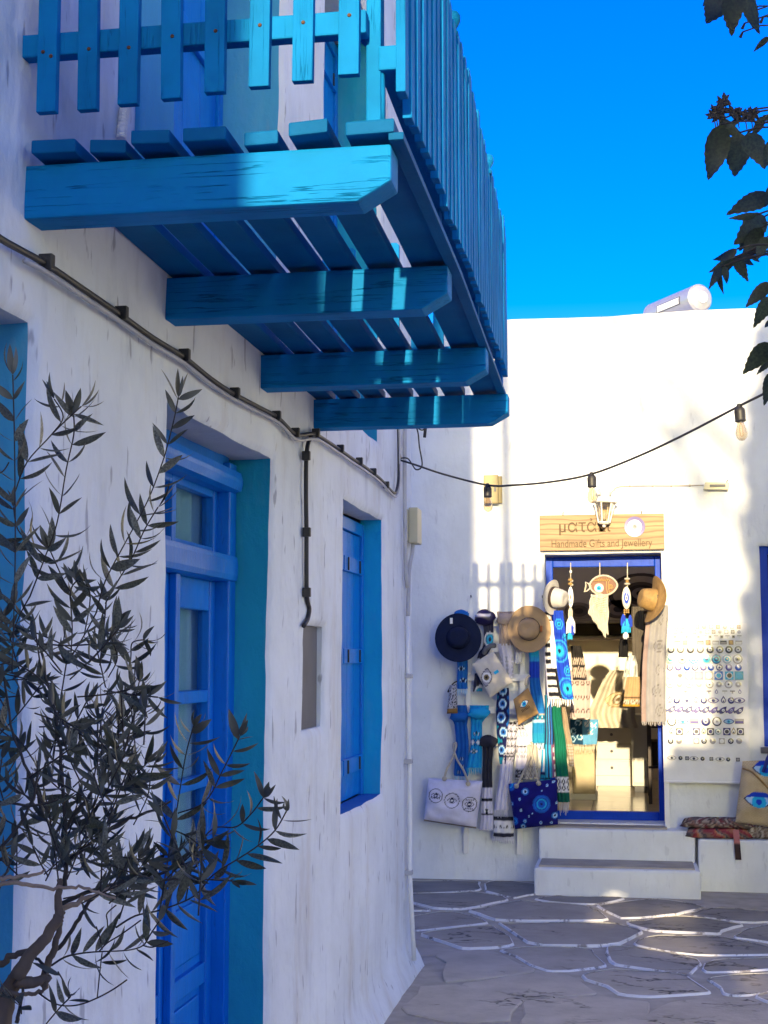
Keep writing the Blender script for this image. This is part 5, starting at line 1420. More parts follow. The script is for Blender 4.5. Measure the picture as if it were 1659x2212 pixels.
def magnet(shape, zx, zy, r, cols, label, grp='souvenir magnets on the white board'):
    global mag_n
    c = atY(*Z5(zx, zy), FM); rr = 1.1*r/3.159/1.2977/F*FM
    keyn = (shape, round(rr, 4), tuple(cols))
    if keyn not in meshc:
        mb = MB(); k = len(cols)
        if shape == 'round':
            mb.lathe((0, 0, 0), (0, -1, 0), [(rr, 0), (rr, .006)] + [(rr*(1-i/k), .006+.002*i/k) for i in range(1, k)] + [(.0005, .008)], 14, cols=[cols[0]]+list(cols))
        elif shape == 'square':
            mb.box(-rr, rr, -.006, 0, -rr, rr, col=cols[0])
            for i, q in enumerate(cols[1:]): mb.lathe((0, -.006, 0), (0, -1, 0), [(rr*(.78-.22*i), .0), (rr*(.78-.22*i), .0012*(i+1)), (.0005, .0012*(i+1))], 12, cols=[q, q])
        elif shape == 'card':
            mb.box(-rr*1.25, rr*1.25, -.005, 0, -rr*.72, rr*.72, col=cols[0]); mb.box(-rr*1.1, rr*1.1, -.0062, -.005, -rr*.55, rr*.1, col=cols[1])
        elif shape == 'eye':
            n = 18; ol = [(rr*1.7*math.cos(a), rr*.85*math.copysign(abs(math.sin(a))**1.3, math.sin(a))) for a in [2*math.pi*i/n for i in range(n)]]
            mb.prism(ol, -.006, 0, col=cols[0]); mb.prism([(x*.8, z*.72) for x, z in ol], -.0072, -.006, col=cols[1])
            mb.lathe((0, -.0072, 0), (0, -1, 0), [(rr*.5, 0), (rr*.5, .001), (rr*.22, .002), (.0005, .002)], 12, cols=[cols[2], cols[2], cols[-1]])
        elif shape == 'drop':
            n = 16; ol = []
            for i in range(n):
                a = 2*math.pi*i/n; z = -math.cos(a); ol.append((rr*.82*math.sin(a)*(1 if z < 0 else (1-z)**.7), rr*(z*1.0+.1 if z < 0 else z*1.45+.1)))
            mb.prism(ol, -.006, 0, col=cols[0]); mb.prism([(x*.66, z*.66-rr*.05) for x, z in ol], -.0072, -.006, col=cols[1])
            mb.lathe((0, -.0072, -rr*.25), (0, -1, 0), [(rr*.3, 0), (rr*.3, .001), (.0005, .001)], 10, cols=[cols[-1], cols[-1]])
        elif shape == 'fish':
            ol = [(-1.1, -.55), (-.72, -.42), (-.35, -.75), (.2, -.62), (.75, -.05), (.95, .85), (.35, .75), (-.3, .35), (-.75, .0), (-1.35, .12)]
            mb.prism([(x*rr, z*rr) for x, z in ol], -.007, 0, col=cols[0]); mb.lathe((rr*.2, -.007, rr*.05), (0, -1, 0), [(rr*.32, 0), (rr*.3, .002), (rr*.1, .003), (.0005, .003)], 10, cols=[cols[1], cols[1], cols[-1]])
        else:   # tee shaped pendant
            mb.box(-rr*1.2, rr*1.2, -.006, 0, rr*.25, rr*.75, col=cols[0]); mb.box(-rr*.3, rr*.3, -.0055, 0, -rr*.8, rr*.25, col=cols[1])
        me = mb.mesh('magnet'); me.materials.append(M['glaze']); meshc[keyn] = me
    o = bpy.data.objects.new('magnet', meshc[keyn]); COL.objects.link(o); o.location = c
    o['label'] = label; o['category'] = 'magnet'; o['group'] = grp; mag_n += 1
ORD = ['first', 'second', 'third', 'fourth', 'fifth', 'sixth', 'seventh', 'eighth', 'ninth', 'tenth', 'eleventh', 'twelfth', 'thirteenth', 'fourteenth']
def row(rowname, y, xs, kinds, drop_y=0):
    for i, x in enumerate(xs):
        sh_, r, cols, desc = kinds[i % len(kinds)]
        magnet(sh_, x, y + drop_y*i, r, cols, f'{desc}, {ORD[i]} from left in {rowname}')
def lsp(a, b, n): return [a + (b-a)*i/(n-1) for i in range(n)]
BRN = (.24, .14, .08)
row('the topmost magnet row', 181, lsp(243, 855, 11), [('square', 14, (GY, WH), 'tiny grey framed magnet'), ('square', 14, (BRN, GY), 'tiny brown framed magnet'), ('round', 16, (GY, WH, GY), 'tiny round grey magnet')])
row('the second magnet row', 225, lsp(238, 858, 12), [('square', 15, (GY, WH), 'small pale square magnet'), ('square', 14, (DK, GY), 'small dark square magnet'), ('round', 13, (GY, WH, DK), 'small round dark eyed magnet')])
row('the third magnet row', 268, lsp(240, 860, 13), [('tee', 14, (GY, WH), 'tiny grey house shaped magnet'), ('square', 11, (GY, DK), 'tiny grey picture magnet')])
row('the landscape magnet row', 319, lsp(245, 855, 10), [('card', 20, (GY, WH), 'small landscape picture magnet'), ('card', 20, (DK, GY), 'small dark landscape magnet'), ('square', 18, (BRN, (.5, .3, .12)), 'small brown picture magnet')])
row('the plain ringed eye row', 382, [255, 340, 428, 515, 602, 688, 768, 850], [('round', 29, (DK, DK, WH, DK), 'black and white ringed eye magnet'), ('round', 28, (DK, GY, WH, DK), 'grey ringed eye magnet')])
row('the large round magnet row', 466, [250, 355, 455, 570, 657, 752, 845], [('round', 36, ((.3, .42, .48), WH, CY_, GY), 'large pale blue round magnet'), ('round', 38, (GY, WH, GY, DK), 'large grey round magnet'), ('round', 38, (CY_, WH, CY_, WH), 'large turquoise ringed magnet'), ('round', 37, ((.3, .5, .55), CY_, CY_, NV), 'large turquoise fish magnet'), ('round', 38, ((.02, .10, .25), CY_, NV, CY_), 'large dark spiral magnet')])
row('the glass dome row', 540, [245, 320, 396, 468, 542, 608, 684, 768, 852], [('round', 26, (NV, WH, NV), 'small navy glass dome magnet'), ('round', 26, (PU, (.3, .28, .5), WH), 'small violet glass dome magnet'), ('round', 26, ((.01, .05, .35), (.02, .1, .5), WH), 'small blue glass dome magnet')])
row('the tile magnet row', 612, [252, 335, 415, 503, 592, 677, 772, 858], [('square', 33, (GY, (.5, .46, .4)), 'speckled tile magnet'), ('square', 32, ((.25, .42, .42), WH, DK), 'pale green tile magnet with eye'), ('square', 32, ((.5, .42, .28), WH), 'beige tile magnet'), ('square', 33, ((.28, .12, .24), GY), 'mauve tile magnet'), ('square', 33, (GY, WH), 'grey mottled tile magnet'), ('square', 33, ((.01, .14, .48), WH, CY_), 'blue tile magnet with eye'), ('square', 32, (CY_, WH, DK), 'turquoise tile magnet with ringed eye'), ('square', 33, ((.02, .30, .44), CY_), 'plain turquoise tile magnet')])
row('the pebble magnet row', 690, [247, 330, 417, 503, 597, 680, 765, 850], [('round', 31, (GY, WH, WH, DK), 'round white pebble magnet'), ('round', 30, (WH, GY, GY, WH), 'round pale grey pebble magnet')])
row('the tiny tee row', 758, [245, 315, 385, 455, 520, 590, 658, 732, 800, 865], [('drop', 15, (PU, WH), 'tiny violet drop magnet'), ('tee', 16, (GY, WH), 'tiny grey tee shaped magnet'), ('tee', 15, ((.05, .05, .14), GY), 'tiny navy tee shaped magnet')])
row('the navy drop row', 832, [245, 306, 396, 478, 545, 630, 720, 788, 862], [('drop', 24, (NV, WH, NV), 'navy drop magnet with white centre'), ('round', 26, (NV, NV, WH, NV), 'navy ringed round magnet'), ('eye', 26, (PU, WH, NV, NV), 'navy almond eye magnet')])
row('the fish magnet row', 912, lsp(258, 860, 9), [('fish', 36, (NV, WH, NV), 'navy fish magnet'), ('fish', 34, (PU, (.4, .4, .6), NV), 'violet fish magnet')], 1.5)
row('the big eye row', 1018, [262, 360, 462, 563, 662, 767, 860], [('round', 36, (DK, WH, WH, GY), 'big black ringed eye magnet'), ('eye', 25, ((.02, .06, .25), (.3, .5, .65), CY_, NV), 'blue almond eye magnet'), ('card', 28, (GY, PU), 'grey and violet card magnet'), ('round', 36, (NV, NV, WH, NV), 'big navy ringed eye magnet')])
row('the dark square row', 1108, [258, 330, 405, 480, 545, 605, 673, 750, 810, 870], [('drop', 22, ((.4, .32, .18), WH, DK), 'beige drop magnet'), ('square', 27, (DK, WH, NV), 'black square eye magnet'), ('round', 25, ((.3, .42, .45), WH, DK), 'pale blue round eye magnet'), ('square', 28, (NV, WH, DK), 'navy square eye magnet')])
row('the second lowest magnet row', 1192, [252, 327, 480, 548, 625, 706, 785, 858], [('round', 22, (DK, DK, WH, DK), 'small black ringed magnet'), ('round', 23, (GY, (.3, .3, .34), GY), 'small grey round magnet'), ('square', 22, (GY, WH), 'small grey square magnet')])
row('the lowest magnet row', 1340, [263, 340, 398, 458, 535, 613, 690, 762, 848], [('eye', 21, (GY, WH, DK, DK), 'grey almond eye magnet'), ('round', 16, (DK, DK, GY), 'tiny black dot magnet'), ('square', 14, (DK, GY), 'tiny black square magnet')], 2)

# ------------------------------------------------------------------ rugs and straw bag on the ledge
def rug(label, x0, x1, rows, seed, stripe):
    r_ = random.Random(seed); t = thing('folded_rug', label, 'rug', ((x0+x1)/2, 10.87, .36))
    for k, (z, h, dy) in enumerate(rows):
        def f(u, v, z=z, h=h, dy=dy):
            a = v*6.283; x = x0+(x1-x0)*u
            k2 = 1 + .14*noise.noise(Vector((u*9+seed, math.cos(a)*2, math.sin(a)*2)))
            e = 1 - .25*abs(2*u-1)**6
            return Vector((x + .02*math.sin(a)*(1 if u < .5 else -1) + .012*noise.noise(Vector((v*6, seed, u*3))), 10.90+dy-.085*math.copysign(abs(math.cos(a))**.6, math.cos(a))*k2*e, z + h/2 + h/2*math.copysign(abs(math.sin(a))**.7, math.sin(a))*k2*e))
        def c(u, v, k=k):
            q = u*22 + 1.4*math.sin(v*6.28*2) + 2*noise.noise(Vector((u*6, v*5, seed+k)))
            return stripe[int(q) % len(stripe)] if k == 0 else stripe[(int(q*.45)+k) % len(stripe)]
        mb = MB().grid(f, 60, 18, c)
        n = 19; o = 0
        part('fold', mb, M['cloth'], t, smooth=True)
    return t
xa, xb = atY(1476, 1790, 10.85).x, atY(1624, 1790, 10.85).x
ST1 = [(.10, .065, .06), (.30, .25, .22), (.05, .035, .04), (.22, .12, .10), (.12, .10, .10), (.36, .30, .27), (.14, .03, .04)]
ST2 = [(.07, .06, .075), (.20, .12, .10), (.20, .03, .045), (.26, .045, .06), (.42, .17, .09), (.30, .24, .2)]
t = rug('brown and cream striped rag rug bundle folded on the ledge', xa, xb, [(.425, .075, .0)], 4, ST1)
rg = rug('red and brown rag rug folded underneath the brown striped rug', xa+.02, xb-.01, [(.356, .075, -.015)], 9, ST2)
p = atY(1590, 1800, 10.76)
part('tie', MB().grid(lambda u, v: Vector((p.x + (u-.5)*.042 + .012*v, 10.775 - .016*math.sin(v*2.2) + .004*math.sin(u*3), .43 - .21*v)), 4, 10, lambda u, v: (.42, .16, .16) if v < .45 else (.05, .03, .03)), M['cloth'], rg, smooth=True)
rug('brown and white rolled rug behind straw bag at right end of ledge', atY(1612, 1790, 10.85).x+.005, atY(1745, 1790, 10.85).x, [(.360, .10, .01)], 15, [(.09, .07, .06), (.45, .42, .4), (.16, .11, .09), (.3, .26, .24)])
def cSB(s, t_, u, v, W_, H_):
    for b, a in ((.05, -.052), (.28, -.093)):
        d = math.hypot(s-a, t_-b-.018)
        if almond(s, t_, a, b, .105, .06) and t_ > b-.075:
            if t_ < b - .018 + .1*abs(s-a)**1.2: return BL['royal'] if int((s+.5)/.008) % 2 or t_ > b-.05 else None or (.5, .4, .24)
            if d < .02: return BL['royal']
            if d < .05: return BL['cyan']
            if almond(s, t_, a, b, .095, .05): return BL['pale']
            return BL['navy']
    k = (int((s+.5)/.010) + int(t_/.010)) % 2
    return (.52, .42, .27) if k else (.44, .34, .20)
sb = bag('straw_bag', 'woven straw beach bag with two embroidered blue eyes on the ledge', 'bag', [(1604, 1644), (1735, 1640), (1745, 1798), (1588, 1776)], 10.78, .075, cSB, n=84, wrinkle=.025)
part('flap_fold', MB().tube(smoothpts([atY(1604, 1660, 10.70), atY(1625, 1668, 10.69), atY(1648, 1690, 10.69), atY(1668, 1712, 10.69)]), .007, 6), M['straw'], sb, smooth=True)
part('strap', MB().tube(smoothpts([atY(1648, 1668, 10.68), atY(1653, 1655, 10.68), atY(1662, 1630, 10.7), atY(1690, 1590, 10.75)]), .012, 8), pmat('blue strap', (.006, .02, .20), .7), sb, smooth=True)

# ------------------------------------------------------------------ leaves
def leaf_mesh(name, L, w_, curl, serr=0, n=6, fold=.25):
    """a leaf along +x from its stalk, folded along the midrib and bent"""
    mb = MB(); V = []
    for i in range(n+1):
        u = i/n; ww = w_*(math.sin(math.pi*min(1, u**.8))**.85 + .02) if serr == 0 else w_*max(.02, (math.sin(math.pi*u**.62))**.9)
        if i == n: ww = w_*.02
        z = curl*math.sin(u*2.2)*L - curl*u*u*L
        for s in (-1, 0, 1):
            jag = (serr*(1 if i % 2 else -1)*w_) if s and 0 < i < n else 0
            V.append((u*L + (jag*.8 if s else 0), s*(ww+jag)/1.0, z + abs(s)*ww*fold))
    mb.add(V, [(i*3+k, i*3+k+1, (i+1)*3+k+1, (i+1)*3+k) for i in range(n) for k in (0, 1)])
    return mb.mesh(name, smooth=True)
rl = random.Random(21)
def frame_of(d, roll):
    d = d.normalized(); s = d.cross(Vector((0, 0, 1))); s = s.normalized() if s.length > .05 else Vector((1, 0, 0))
    n = s.cross(d); s2 = s*math.cos(roll) + n*math.sin(roll)
    return Matrix((d, s2, d.cross(s2))).transposed()
# olive
oliv = [leaf_mesh('olive_leaf', 1, .095, .10), leaf_mesh('olive_leaf', 1, .105, -.06), leaf_mesh('olive_leaf', 1, .08, .18), leaf_mesh('olive_leaf', 1, .13, .04)]
shoots = []            # (points px, depth start, depth end, radius px start, leaves?)
def zz4(L): return [(x*.3251, 770.6 + y*.3251) for x, y in L]
def zz5(L): return [(x*.4181, 1464 + y*.4181) for x, y in L]
def zz6(L): return [(x*.3251, 1348.5 + y*.3251) for x, y in L]
def zzL(L): return [(x*.2322, 1888 + y*.2322) for x, y in L]
shoots += [
 (zz4([(200, 1590), (300, 1330), (380, 1100), (440, 750), (490, 520), (490, 390)]), 2.10, 2.02, 3.2, 1),
 (zz4([(200, 1590), (130, 1720), (60, 1900)]), 2.10, 2.12, 3.6, 0),
 (zz4([(300, 1330), (220, 1250), (120, 1150), (90, 1000)]), 2.09, 2.1, 2.2, 1),
 (zz4([(640, 1700), (700, 1490), (830, 1240), (980, 960), (1080, 700), (1120, 560), (1160, 400), (1185, 270)]), 2.15, 2.05, 3.4, 1),
 (zz4([(700, 1640), (790, 1480), (880, 1330), (960, 1150), (1050, 1000)]), 2.15, 2.1, 2.8, 1),
 (zz4([(640, 1700), (560, 1850), (470, 2000)]), 2.15, 2.2, 3.4, 0),
 (zz4([(80, 2100), (100, 1400), (100, 900), (95, 500), (85, 120)]), 2.05, 1.98, 3.0, 1),
 (zz4([(60, 700), (20, 760), (-60, 800)]), 2.0, 2.0, 2.2, 1),
 (zz4([(100, 900), (180, 700), (340, 520), (420, 400), (360, 280)]), 2.03, 2.0, 2.4, 1),
 (zz4([(340, 520), (420, 440), (540, 330)]), 2.02, 2.0, 2.0, 1),
 (zz4([(860, 2120), (870, 1990), (880, 1900), (960, 1880)]), 2.2, 2.15, 2.2, 1),
 (zz4([(720, 2130), (780, 2000), (740, 1850), (800, 1760)]), 2.2, 2.15, 2.2, 1),
 (zz4([(470, 2000), (480, 1800), (470, 1560), (520, 1480)]), 2.2, 2.1, 2.4, 1),
 (zz4([(470, 1560), (420, 1480), (330, 1280)]), 2.12, 2.1, 2.0, 1),
 (zz4([(560, 1850), (600, 1600), (560, 1480)]), 2.2, 2.1, 2.0, 1),
 (zz5([(600, 1290), (700, 1230), (830, 1200), (1000, 1130), (1100, 1020), (1240, 930), (1330, 870), (1420, 790), (1480, 690)]), 2.25, 2.12, 3.8, 1),
 (zz5([(880, 900), (920, 640), (960, 400), (1000, 250)]), 2.3, 2.2, 2.6, 1),
 (zz5([(920, 700), (1060, 640), (1150, 480), (1240, 300)]), 2.3, 2.22, 2.4, 1),
 (zz5([(860, 1040), (1000, 1040), (1200, 1050)]), 2.28, 2.2, 2.4, 1),
 (zz5([(1000, 900), (1100, 780), (1220, 770), (1300, 700), (1360, 620)]), 2.28, 2.2, 2.4, 1),
 (zz5([(860, 1040), (950, 950), (1050, 860), (1100, 830)]), 2.28, 2.2, 2.4, 1),
 (zz5([(690, 760), (760, 620), (780, 500), (800, 440)]), 2.25, 2.2, 2.2, 1),
 (zz5([(640, 560), (700, 500), (760, 440)]), 2.2, 2.2, 2.0, 1),
 (zz5([(600, 260), (680, 160), (720, 20)]), 2.2, 2.15, 2.2, 1),
 (zz5([(560, 700), (620, 560), (660, 520)]), 2.2, 2.15, 2.0, 1),
 (zzL([(480, 850), (600, 775), (740, 740), (920, 722), (1180, 710), (1330, 665), (1400, 560), (1480, 440)]), 2.2, 2.12, 4.2, 1),
 (zzL([(920, 722), (1000, 640), (1130, 560), (1310, 430)]), 2.18, 2.12, 2.8, 0),
 (zzL([(950, 730), (930, 900), (905, 1150)]), 2.18, 2.14, 2.2, 0),
 (zzL([(950, 700), (930, 590), (895, 490)]), 2.18, 2.14, 2.0, 0),
 (zzL([(1000, 640), (1000, 450), (995, 370), (1080, 290)]), 2.18, 2.14, 2.0, 0),
 (zzL([(350, 1100), (480, 1190), (590, 1225), (740, 1215), (900, 1155), (1050, 1075), (1180, 985)]), 2.1, 2.0, 3.4, 0),
 (zzL([(430, 1394), (560, 1240), (640, 1160), (665, 1120)]), 2.05, 2.0, 2.8, 1),
 (zzL([(640, 1160), (600, 1020), (540, 910)]), 2.05, 2.0, 2.0, 0),
 (zzL([(200, 1300), (190, 1220), (120, 1140)]), 2.05, 2.0, 2.0, 1),
 (zzL([(1330, 665), (1420, 680), (1560, 625)]), 2.15, 2.1, 1.8, 0),
]
wood = [   # trunk and limbs: points px, depth, radius px
 (zzL([(-60, 1700), (20, 1300), (80, 1080), (150, 960)]), 2.05, [30, 26, 21, 19], 'bark'),
 (zzL([(150, 960), (300, 740), (420, 590), (520, 440), (545, 380), (550, 200), (560, 60)]), 2.06, [19, 14, 13, 12, 10.5, 8, 6], 'bark'),
 (zzL([(300, 740), (170, 730), (20, 830), (-60, 860)]), 2.08, [8, 7, 8, 8], 'bark'),
 (zzL([(560, 340), (700, 270), (830, 215), (960, 160), (1080, 110)]), 2.12, [6.5, 6, 5.5, 5, 4], 'twig_pale'),
 (zzL([(1080, 110), (1200, 75), (1400, 70), (1660, 50)]), 2.16, [4, 3.4, 3, 2.4], 'twig'),
 (zzL([(-40, 85), (120, 90), (300, 105), (500, 125), (700, 130), (860, 150), (1080, 230)]), 1.95, [5.5, 5, 4.5, 4, 3.5, 3, 2.4], 'twig_pale'),
 (zzL([(-40, 50), (100, 30), (260, 10), (420, -30)]), 2.0, [6, 5, 4, 3], 'twig_pale'),
 (zzL([(400, 1060), (430, 900), (500, 700), (545, 540), (560, 420), (600, 355)]), 2.1, [11, 9, 8, 7, 6, 4], 'bark'),
 (zzL([(150, 1000), (280, 1010), (400, 980), (470, 960)]), 2.06, [16, 14, 9, 6], 'bark'),
 (zzL([(525, 700), (650, 540), (760, 370), (860, 230), (1000, 100)]), 2.14, [5, 4.5, 4.5, 4, 3], 'twig'),
 (zzL([(80, 1100), (180, 1120), (300, 1115), (400, 1080)]), 2.04, [5, 5, 4.5, 4], 'bark'),
 (zzL([(430, 900), (380, 820), (320, 755)]), 2.1, [4, 3.4, 3], 'twig'),
 (zzL([(150, 1380), (180, 1240), (220, 1060)]), 2.03, [5, 4, 3], 'twig'),
 (zz5([(330, 1080), (340, 900), (330, 600), (300, 300), (260, 60), (200, -200)]), 2.16, [6, 5, 4.5, 4, 3.4, 3], 'twig'),
 (zz5([(330, 800), (450, 620), (560, 500), (640, 380), (700, 180)]), 2.18, [5, 4, 3.4, 3, 2.5], 'twig'),
 (zz5([(340, 950), (520, 820), (640, 740), (760, 700), (880, 640)]), 2.22, [5, 4, 3.6, 3, 2.5], 'twig'),
 (zz5([(300, 1180), (500, 1090), (700, 1050), (860, 1000), (1000, 900)]), 2.24, [5, 4.5, 4, 3.2, 2.6], 'twig'),
 (zz5([(250, 700), (150, 500), (60, 250), (20, 0)]), 2.12, [4, 3.6, 3, 2.6], 'twig'),
 (zz5([(-20, 640), (150, 660), (300, 640)]), 2.1, [3, 3, 3], 'twig'),
 (zz5([(-20, 900), (100, 760), (180, 600), (200, 420)]), 2.1, [4, 3.6, 3, 2.6], 'twig'),
]
tree = thing('olive_tree', 'young olive tree with dark narrow leaves in front of whitewashed house', 'tree', atY(-10, 2250, 2.05))
tree.location.z = 0; tree.location = (atY(-60, 2290, 2.05).x, 2.05, 0); ORG[tree.name] = Vector(tree.location)
tb = {'bark': MB(), 'twig': MB(), 'twig_pale': MB()}
skel = []
def px3(L, Ya, Yb): return [atY(x, y, Ya + (Yb-Ya)*i/max(1, len(L)-1)) for i, (x, y) in enumerate(L)]
for L, Y, rp, mt_ in wood:
    P = px3(L, Y, Y + .03); Q = smoothpts(P, 4)
    rr_ = np.interp(np.linspace(0, len(rp)-1, len(Q)), range(len(rp)), rp)
    dst = MB() if mt_ == 'twig_pale' else tb[mt_]
    dst.tube([q + Vector((rl.gauss(0, .0012), 0, rl.gauss(0, .0012))) for q in Q], [float(r)*Y/F for r in rr_], 8)
    if mt_ == 'twig_pale': part('branch', dst, M['twig_pale'], tree, smooth=True)
base_ = atY(-60, 2288, 2.05); tb['bark'].tube([(base_.x-.02, 2.05, 0), (base_.x-.01, 2.05, .35), base_ + Vector((0, 0, .06))], [.032, .026, .0205], 10)
leaves = []   # (position, direction, roll, length, mesh index)
def add_leaf(p, d, L, mi=None): leaves.append((Vector(p), Vector(d), rl.uniform(-1.3, 1.3), L, rl.choice((0, 0, 1, 2, 3)) if mi is None else mi))
def leafy(P, step=.021, L0=.050, L1=.072, skip=.12, start=0.0, tip=True):
    Q = smoothpts(P, 6); acc = 0; side = 1; tot = sum((b-a).length for a, b in zip(Q, Q[1:])); run = 0
    for a, b in zip(Q, Q[1:]):
        sg = b-a; acc += sg.length; run += sg.length
        if acc > step and run > start*tot:
            acc = 0; t_ = sg.normalized()
            s = Vector((t_.z, 0, -t_.x)).normalized()
            for k in (1, -1):
                if rl.random() < skip: continue
                d = t_*rl.uniform(.55, 1.0) + s*k*rl.uniform(.5, .95) + Vector((0, rl.uniform(-.45, .45), 0))
                add_leaf(b, d, rl.uniform(L0, L1)*(1 - .25*run/tot))
    if tip:
        t_ = (Q[-1]-Q[-2]).normalized()
        for k in range(3): add_leaf(Q[-1], t_ + Vector((rl.gauss(0, .25), rl.gauss(0, .25), rl.gauss(0, .2))), rl.uniform(.03, .05))
for L, Ya, Yb, r0, lv in shoots:
    P = px3(L, Ya, Yb); Q = smoothpts(P, 5); n = len(Q)
    tb['twig'].tube(Q, [max(.0011, (r0*(1-i/n)+1.2*i/n)*.6*Ya/F) for i in range(n)], 6)
    if lv: leafy(P)
    else:
        for q in Q[3::5]: 
            if rl.random() < .45: add_leaf(q, Vector((rl.gauss(0, 1), rl.gauss(0, .3), rl.uniform(-.5, .8))), rl.uniform(.04, .06))
# the dense mass of small shoots: starts inside the crown outline
crown = [(0, 1290), (75, 1300), (130, 1395), (190, 1330), (250, 1330), (300, 1490), (330, 1560), (318, 1660), (300, 1720), (345, 1790), (400, 1800), (470, 1740), (500, 1800), (470, 1880), (420, 1930), (330, 1945), (240, 1935), (120, 1940), (60, 1900), (0, 1900), (-60, 1800), (-60, 1300)]
def inside(x, y):
    c = False; n = len(crown)
    for i in range(n):
        x1, y1 = crown[i]; x2, y2 = crown[(i+1) % n]
        if (y1 > y) != (y2 > y) and x < (x2-x1)*(y-y1)/(y2-y1)+x1: c = not c
    return c
made = 0
while made < 104:
    x, y = rl.uniform(-40, 490), rl.uniform(1290, 1950)
    if not inside(x, y): continue
    if x > 330 and rl.random() < .35: continue
    Y = rl.uniform(2.02, 2.42)
    a = rl.gauss(1.35, .75) - (x-150)/500
    ln = rl.uniform(70, 150)
    q = [(x - math.cos(a)*ln*.5, y + math.sin(a)*ln*.5), (x, y + rl.uniform(-6, 6)), (x + math.cos(a)*ln*.45, y - math.sin(a)*ln*.5)]
    if not inside(*q[2]) and rl.random() < .75: continue
    P = px3(q, Y, Y + rl.uniform(-.06, .06)); Q = smoothpts(P, 4)
    tb['twig'].tube(Q, .0013, 5)
    leafy(P, .020, .042, .066, .16); made += 1
part('trunk', tb['bark'], M['bark'], tree, smooth=True); part('twigs', tb['twig'], M['twig'], tree, smooth=True, kind='stuff')
leaves.sort(key=lambda q: -q[3] / q[0].y)
for me in oliv: me.materials.append(M['olive_leaf'])
oy = oliv[0].copy(); oy.materials.clear(); oy.materials.append(M['olive_yellow'])
tree_o = ORG[tree.name]
yl = 0
for i, (p, d, ro, L, mi) in enumerate(leaves[:300]):
    me = oliv[mi]
    if 120 < i < 300 and rl.random() < .02: me = oy
    o = bpy.data.objects.new('leaf', me); COL.objects.link(o); o.parent = tree
    o.matrix_local = Matrix.Translation(p - tree_o) @ frame_of(d, ro).to_4x4() @ Matrix.Diagonal((L, L, L, 1))
rest = MB()
for p, d, ro, L, mi in leaves[300:]:
    fm = frame_of(d, ro); me = oliv[mi]
    rest.add([p + fm @ (v.co * L) for v in me.vertices], [list(q.vertices) for q in me.polygons])
part('leaves', rest, M['olive_leaf'], tree, smooth=True, kind='stuff')

# creeper at the upper right
vin = [leaf_mesh('creeper_leaf', 1, .23, .12, .035, 14, .18), leaf_mesh('creeper_leaf', 1, .25, -.10, .045, 14, .12), leaf_mesh('creeper_leaf', 1, .22, .2, .03, 14, .3)]
for me in vin: me.materials.append(M['vine_leaf'])
def V7(x, y): return (1387 + x*.2091, y*.2091)
def V8(x, y): return (1387 + x*.2439, 462 + y*.2439)
VL = [  # base, tip, width factor
 (V7(880, -160), V7(662, 250), 1.15), (V7(960, -120), V7(925, 370), .95), (V7(760, -140), V7(625, 70), .7), (V7(1075, -120), V7(1212, 360), .62), (V7(1310, 380), V7(1150, 535), .7),
 (V7(815, 1285), V7(685, 1865), 1.0), (V7(1010, 1370), V7(955, 1830), 1.1), (V7(1090, 1370), V7(1270, 1745), 1.0), (V7(800, 1240), V7(1060, 1420), .95), (V7(1250, 1200), V7(1130, 1420), .9), (V7(1010, 1230), V7(860, 1330), .7), (V7(1330, 1440), V7(1260, 1750), .8), (V7(1370, 1180), V7(1180, 1260), .7),
 (V7(1330, 2010), V7(870, 2215), .95), (V7(1330, 1900), V7(1275, 2120), .6),
 (V8(1010, 10), V8(765, 40), .6), (V8(1090, 20), V8(815, 270), 1.1), (V8(1060, 120), V8(890, 420), 1.0), (V8(1110, 200), V8(1010, 420), .9), (V8(1000, 90), V8(860, 330), 1.1), (V8(840, 310), V8(625, 410), .85), (V8(820, 380), V8(590, 520), .75), (V8(700, 470), V8(590, 668), .6), (V8(680, 520), V8(722, 712), .6), (V8(730, 460), V8(752, 622), .65), (V8(830, 380), V8(940, 600), .75), (V8(890, 360), V8(992, 458), .75), (V8(960, 350), V8(1045, 430), .7), (V8(800, 400), V8(690, 560), .7),
 (V8(1150, 250), V8(1105, 380), .7), (V8(1140, 610), V8(915, 828), .85), (V8(1145, 730), V8(985, 1010), .85), (V8(1150, 930), V8(1085, 1010), .7), (V8(1150, 1150), V8(890, 1420), 1.05), (V8(1150, 1290), V8(1012, 1425), .7), (V8(1150, 1400), V8(1080, 1700), .9), (V8(1200, 1000), V8(1120, 1130), .8)]
YVN = 1.6
vine = thing('climbing_creeper', 'dark leafy creeper hanging into the sky at upper right edge', 'creeper', atY(1720, 500, YVN))
vo = ORG[vine.name]
vs_ = MB(); rv = random.Random(4)
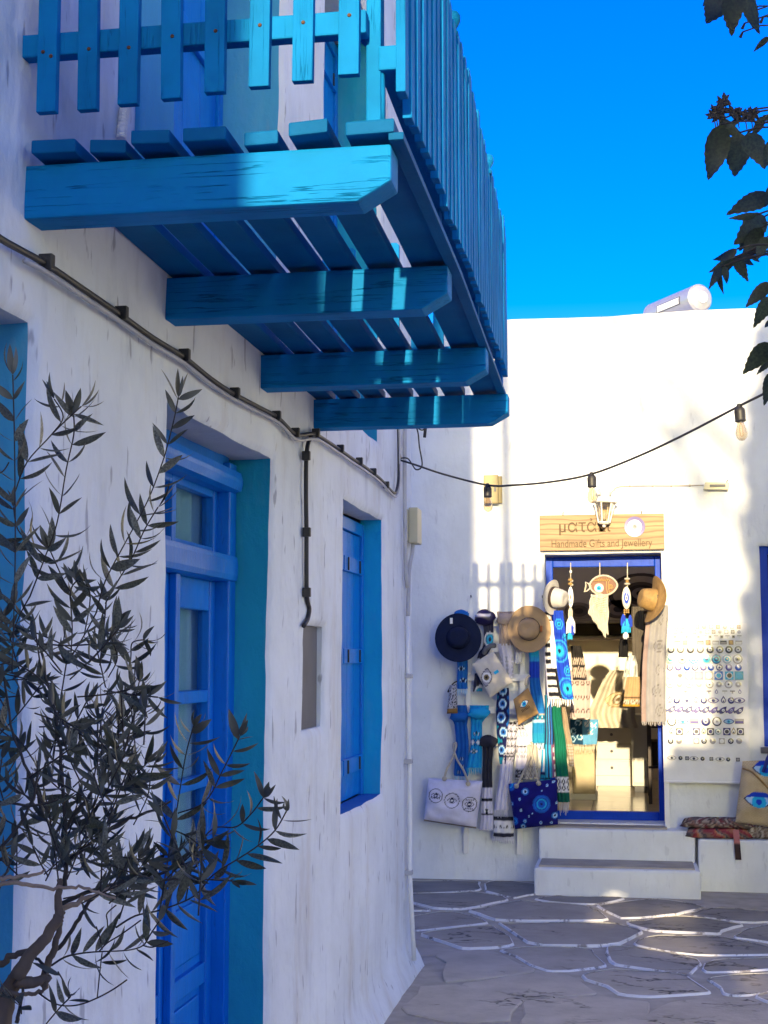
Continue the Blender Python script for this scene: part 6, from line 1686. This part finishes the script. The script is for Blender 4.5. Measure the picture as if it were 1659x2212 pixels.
for i, (b_, t_, wf_) in enumerate(VL):
    Y = YVN + rv.uniform(-.07, .07)
    B_, T_ = atY(*b_, Y), atY(*t_, Y + rv.uniform(-.015, .015)); d = T_-B_; L = d.length
    o = bpy.data.objects.new('leaf', vin[i % 3]); COL.objects.link(o); o.parent = vine
    s = Vector((d.z, 0, -d.x)).normalized(); s = (s + Vector((0, rv.uniform(-.35, .35), 0))).normalized(); d = d.normalized(); n_ = d.cross(s).normalized(); s = n_.cross(d)
    o.matrix_local = Matrix.Translation(B_ - vo) @ Matrix((d, s, n_)).transposed().to_4x4() @ Matrix.Diagonal((L, L*wf_, L*.8, 1))
    e_ = atY(max(b_[0]+120, 1700), b_[1] + rv.uniform(-50, 10), Y)
    vs_.tube(smoothpts([B_, (B_*.6+e_*.4) + Vector((0, 0, .004)), e_], 4), [.0011]*8+[.0022], 5)
mainv = smoothpts([atY(1730, -150, YVN), atY(1712, 150, YVN), atY(1735, 400, YVN), atY(1715, 620, YVN), atY(1730, 900, YVN), atY(1705, 1080, YVN)], 5)
vs_.tube(mainv, .004, 7)
part('stem', vs_, M['twig'], vine, smooth=True)
fl_ = MB()
for x, y in ((850, 1030), (830, 1070), (790, 1110), (760, 1160), (740, 1190), (790, 1200), (940, 1160), (980, 1180), (1060, 1190), (1120, 1180), (1150, 1170), (830, 1140)):
    c = atY(*V7(x, y), YVN)
    for k in range(5):
        a = 6.283*k/5 + rv.uniform(0, 1); e_ = Vector((math.cos(a), rv.uniform(-.6, .6), math.sin(a)))
        fl_.tube([c, c + e_*.0045, c + e_*.0095], [.0022, .0026, .0004], 5)
    fl_.tube([c, c + Vector((.002, 0, -.016))], .0008, 4)
part('flower_buds', fl_, M['twig'], vine)
fl_ = MB()
for x, y in ((1020, 130), (1140, 120), (1200, 190), (1250, 180), (1060, 240), (1040, 330)):
    c = atY(*V7(x, y), YVN)
    fl_.tube([c, c + Vector((.02, 0, .006)), c + Vector((.05, 0, .004))], .0009, 4)
    fl_.tube([c, c + Vector((-.003, 0, -.006))], [.0012, .002], 5)
part('tendril', fl_, M['twig'], vine)
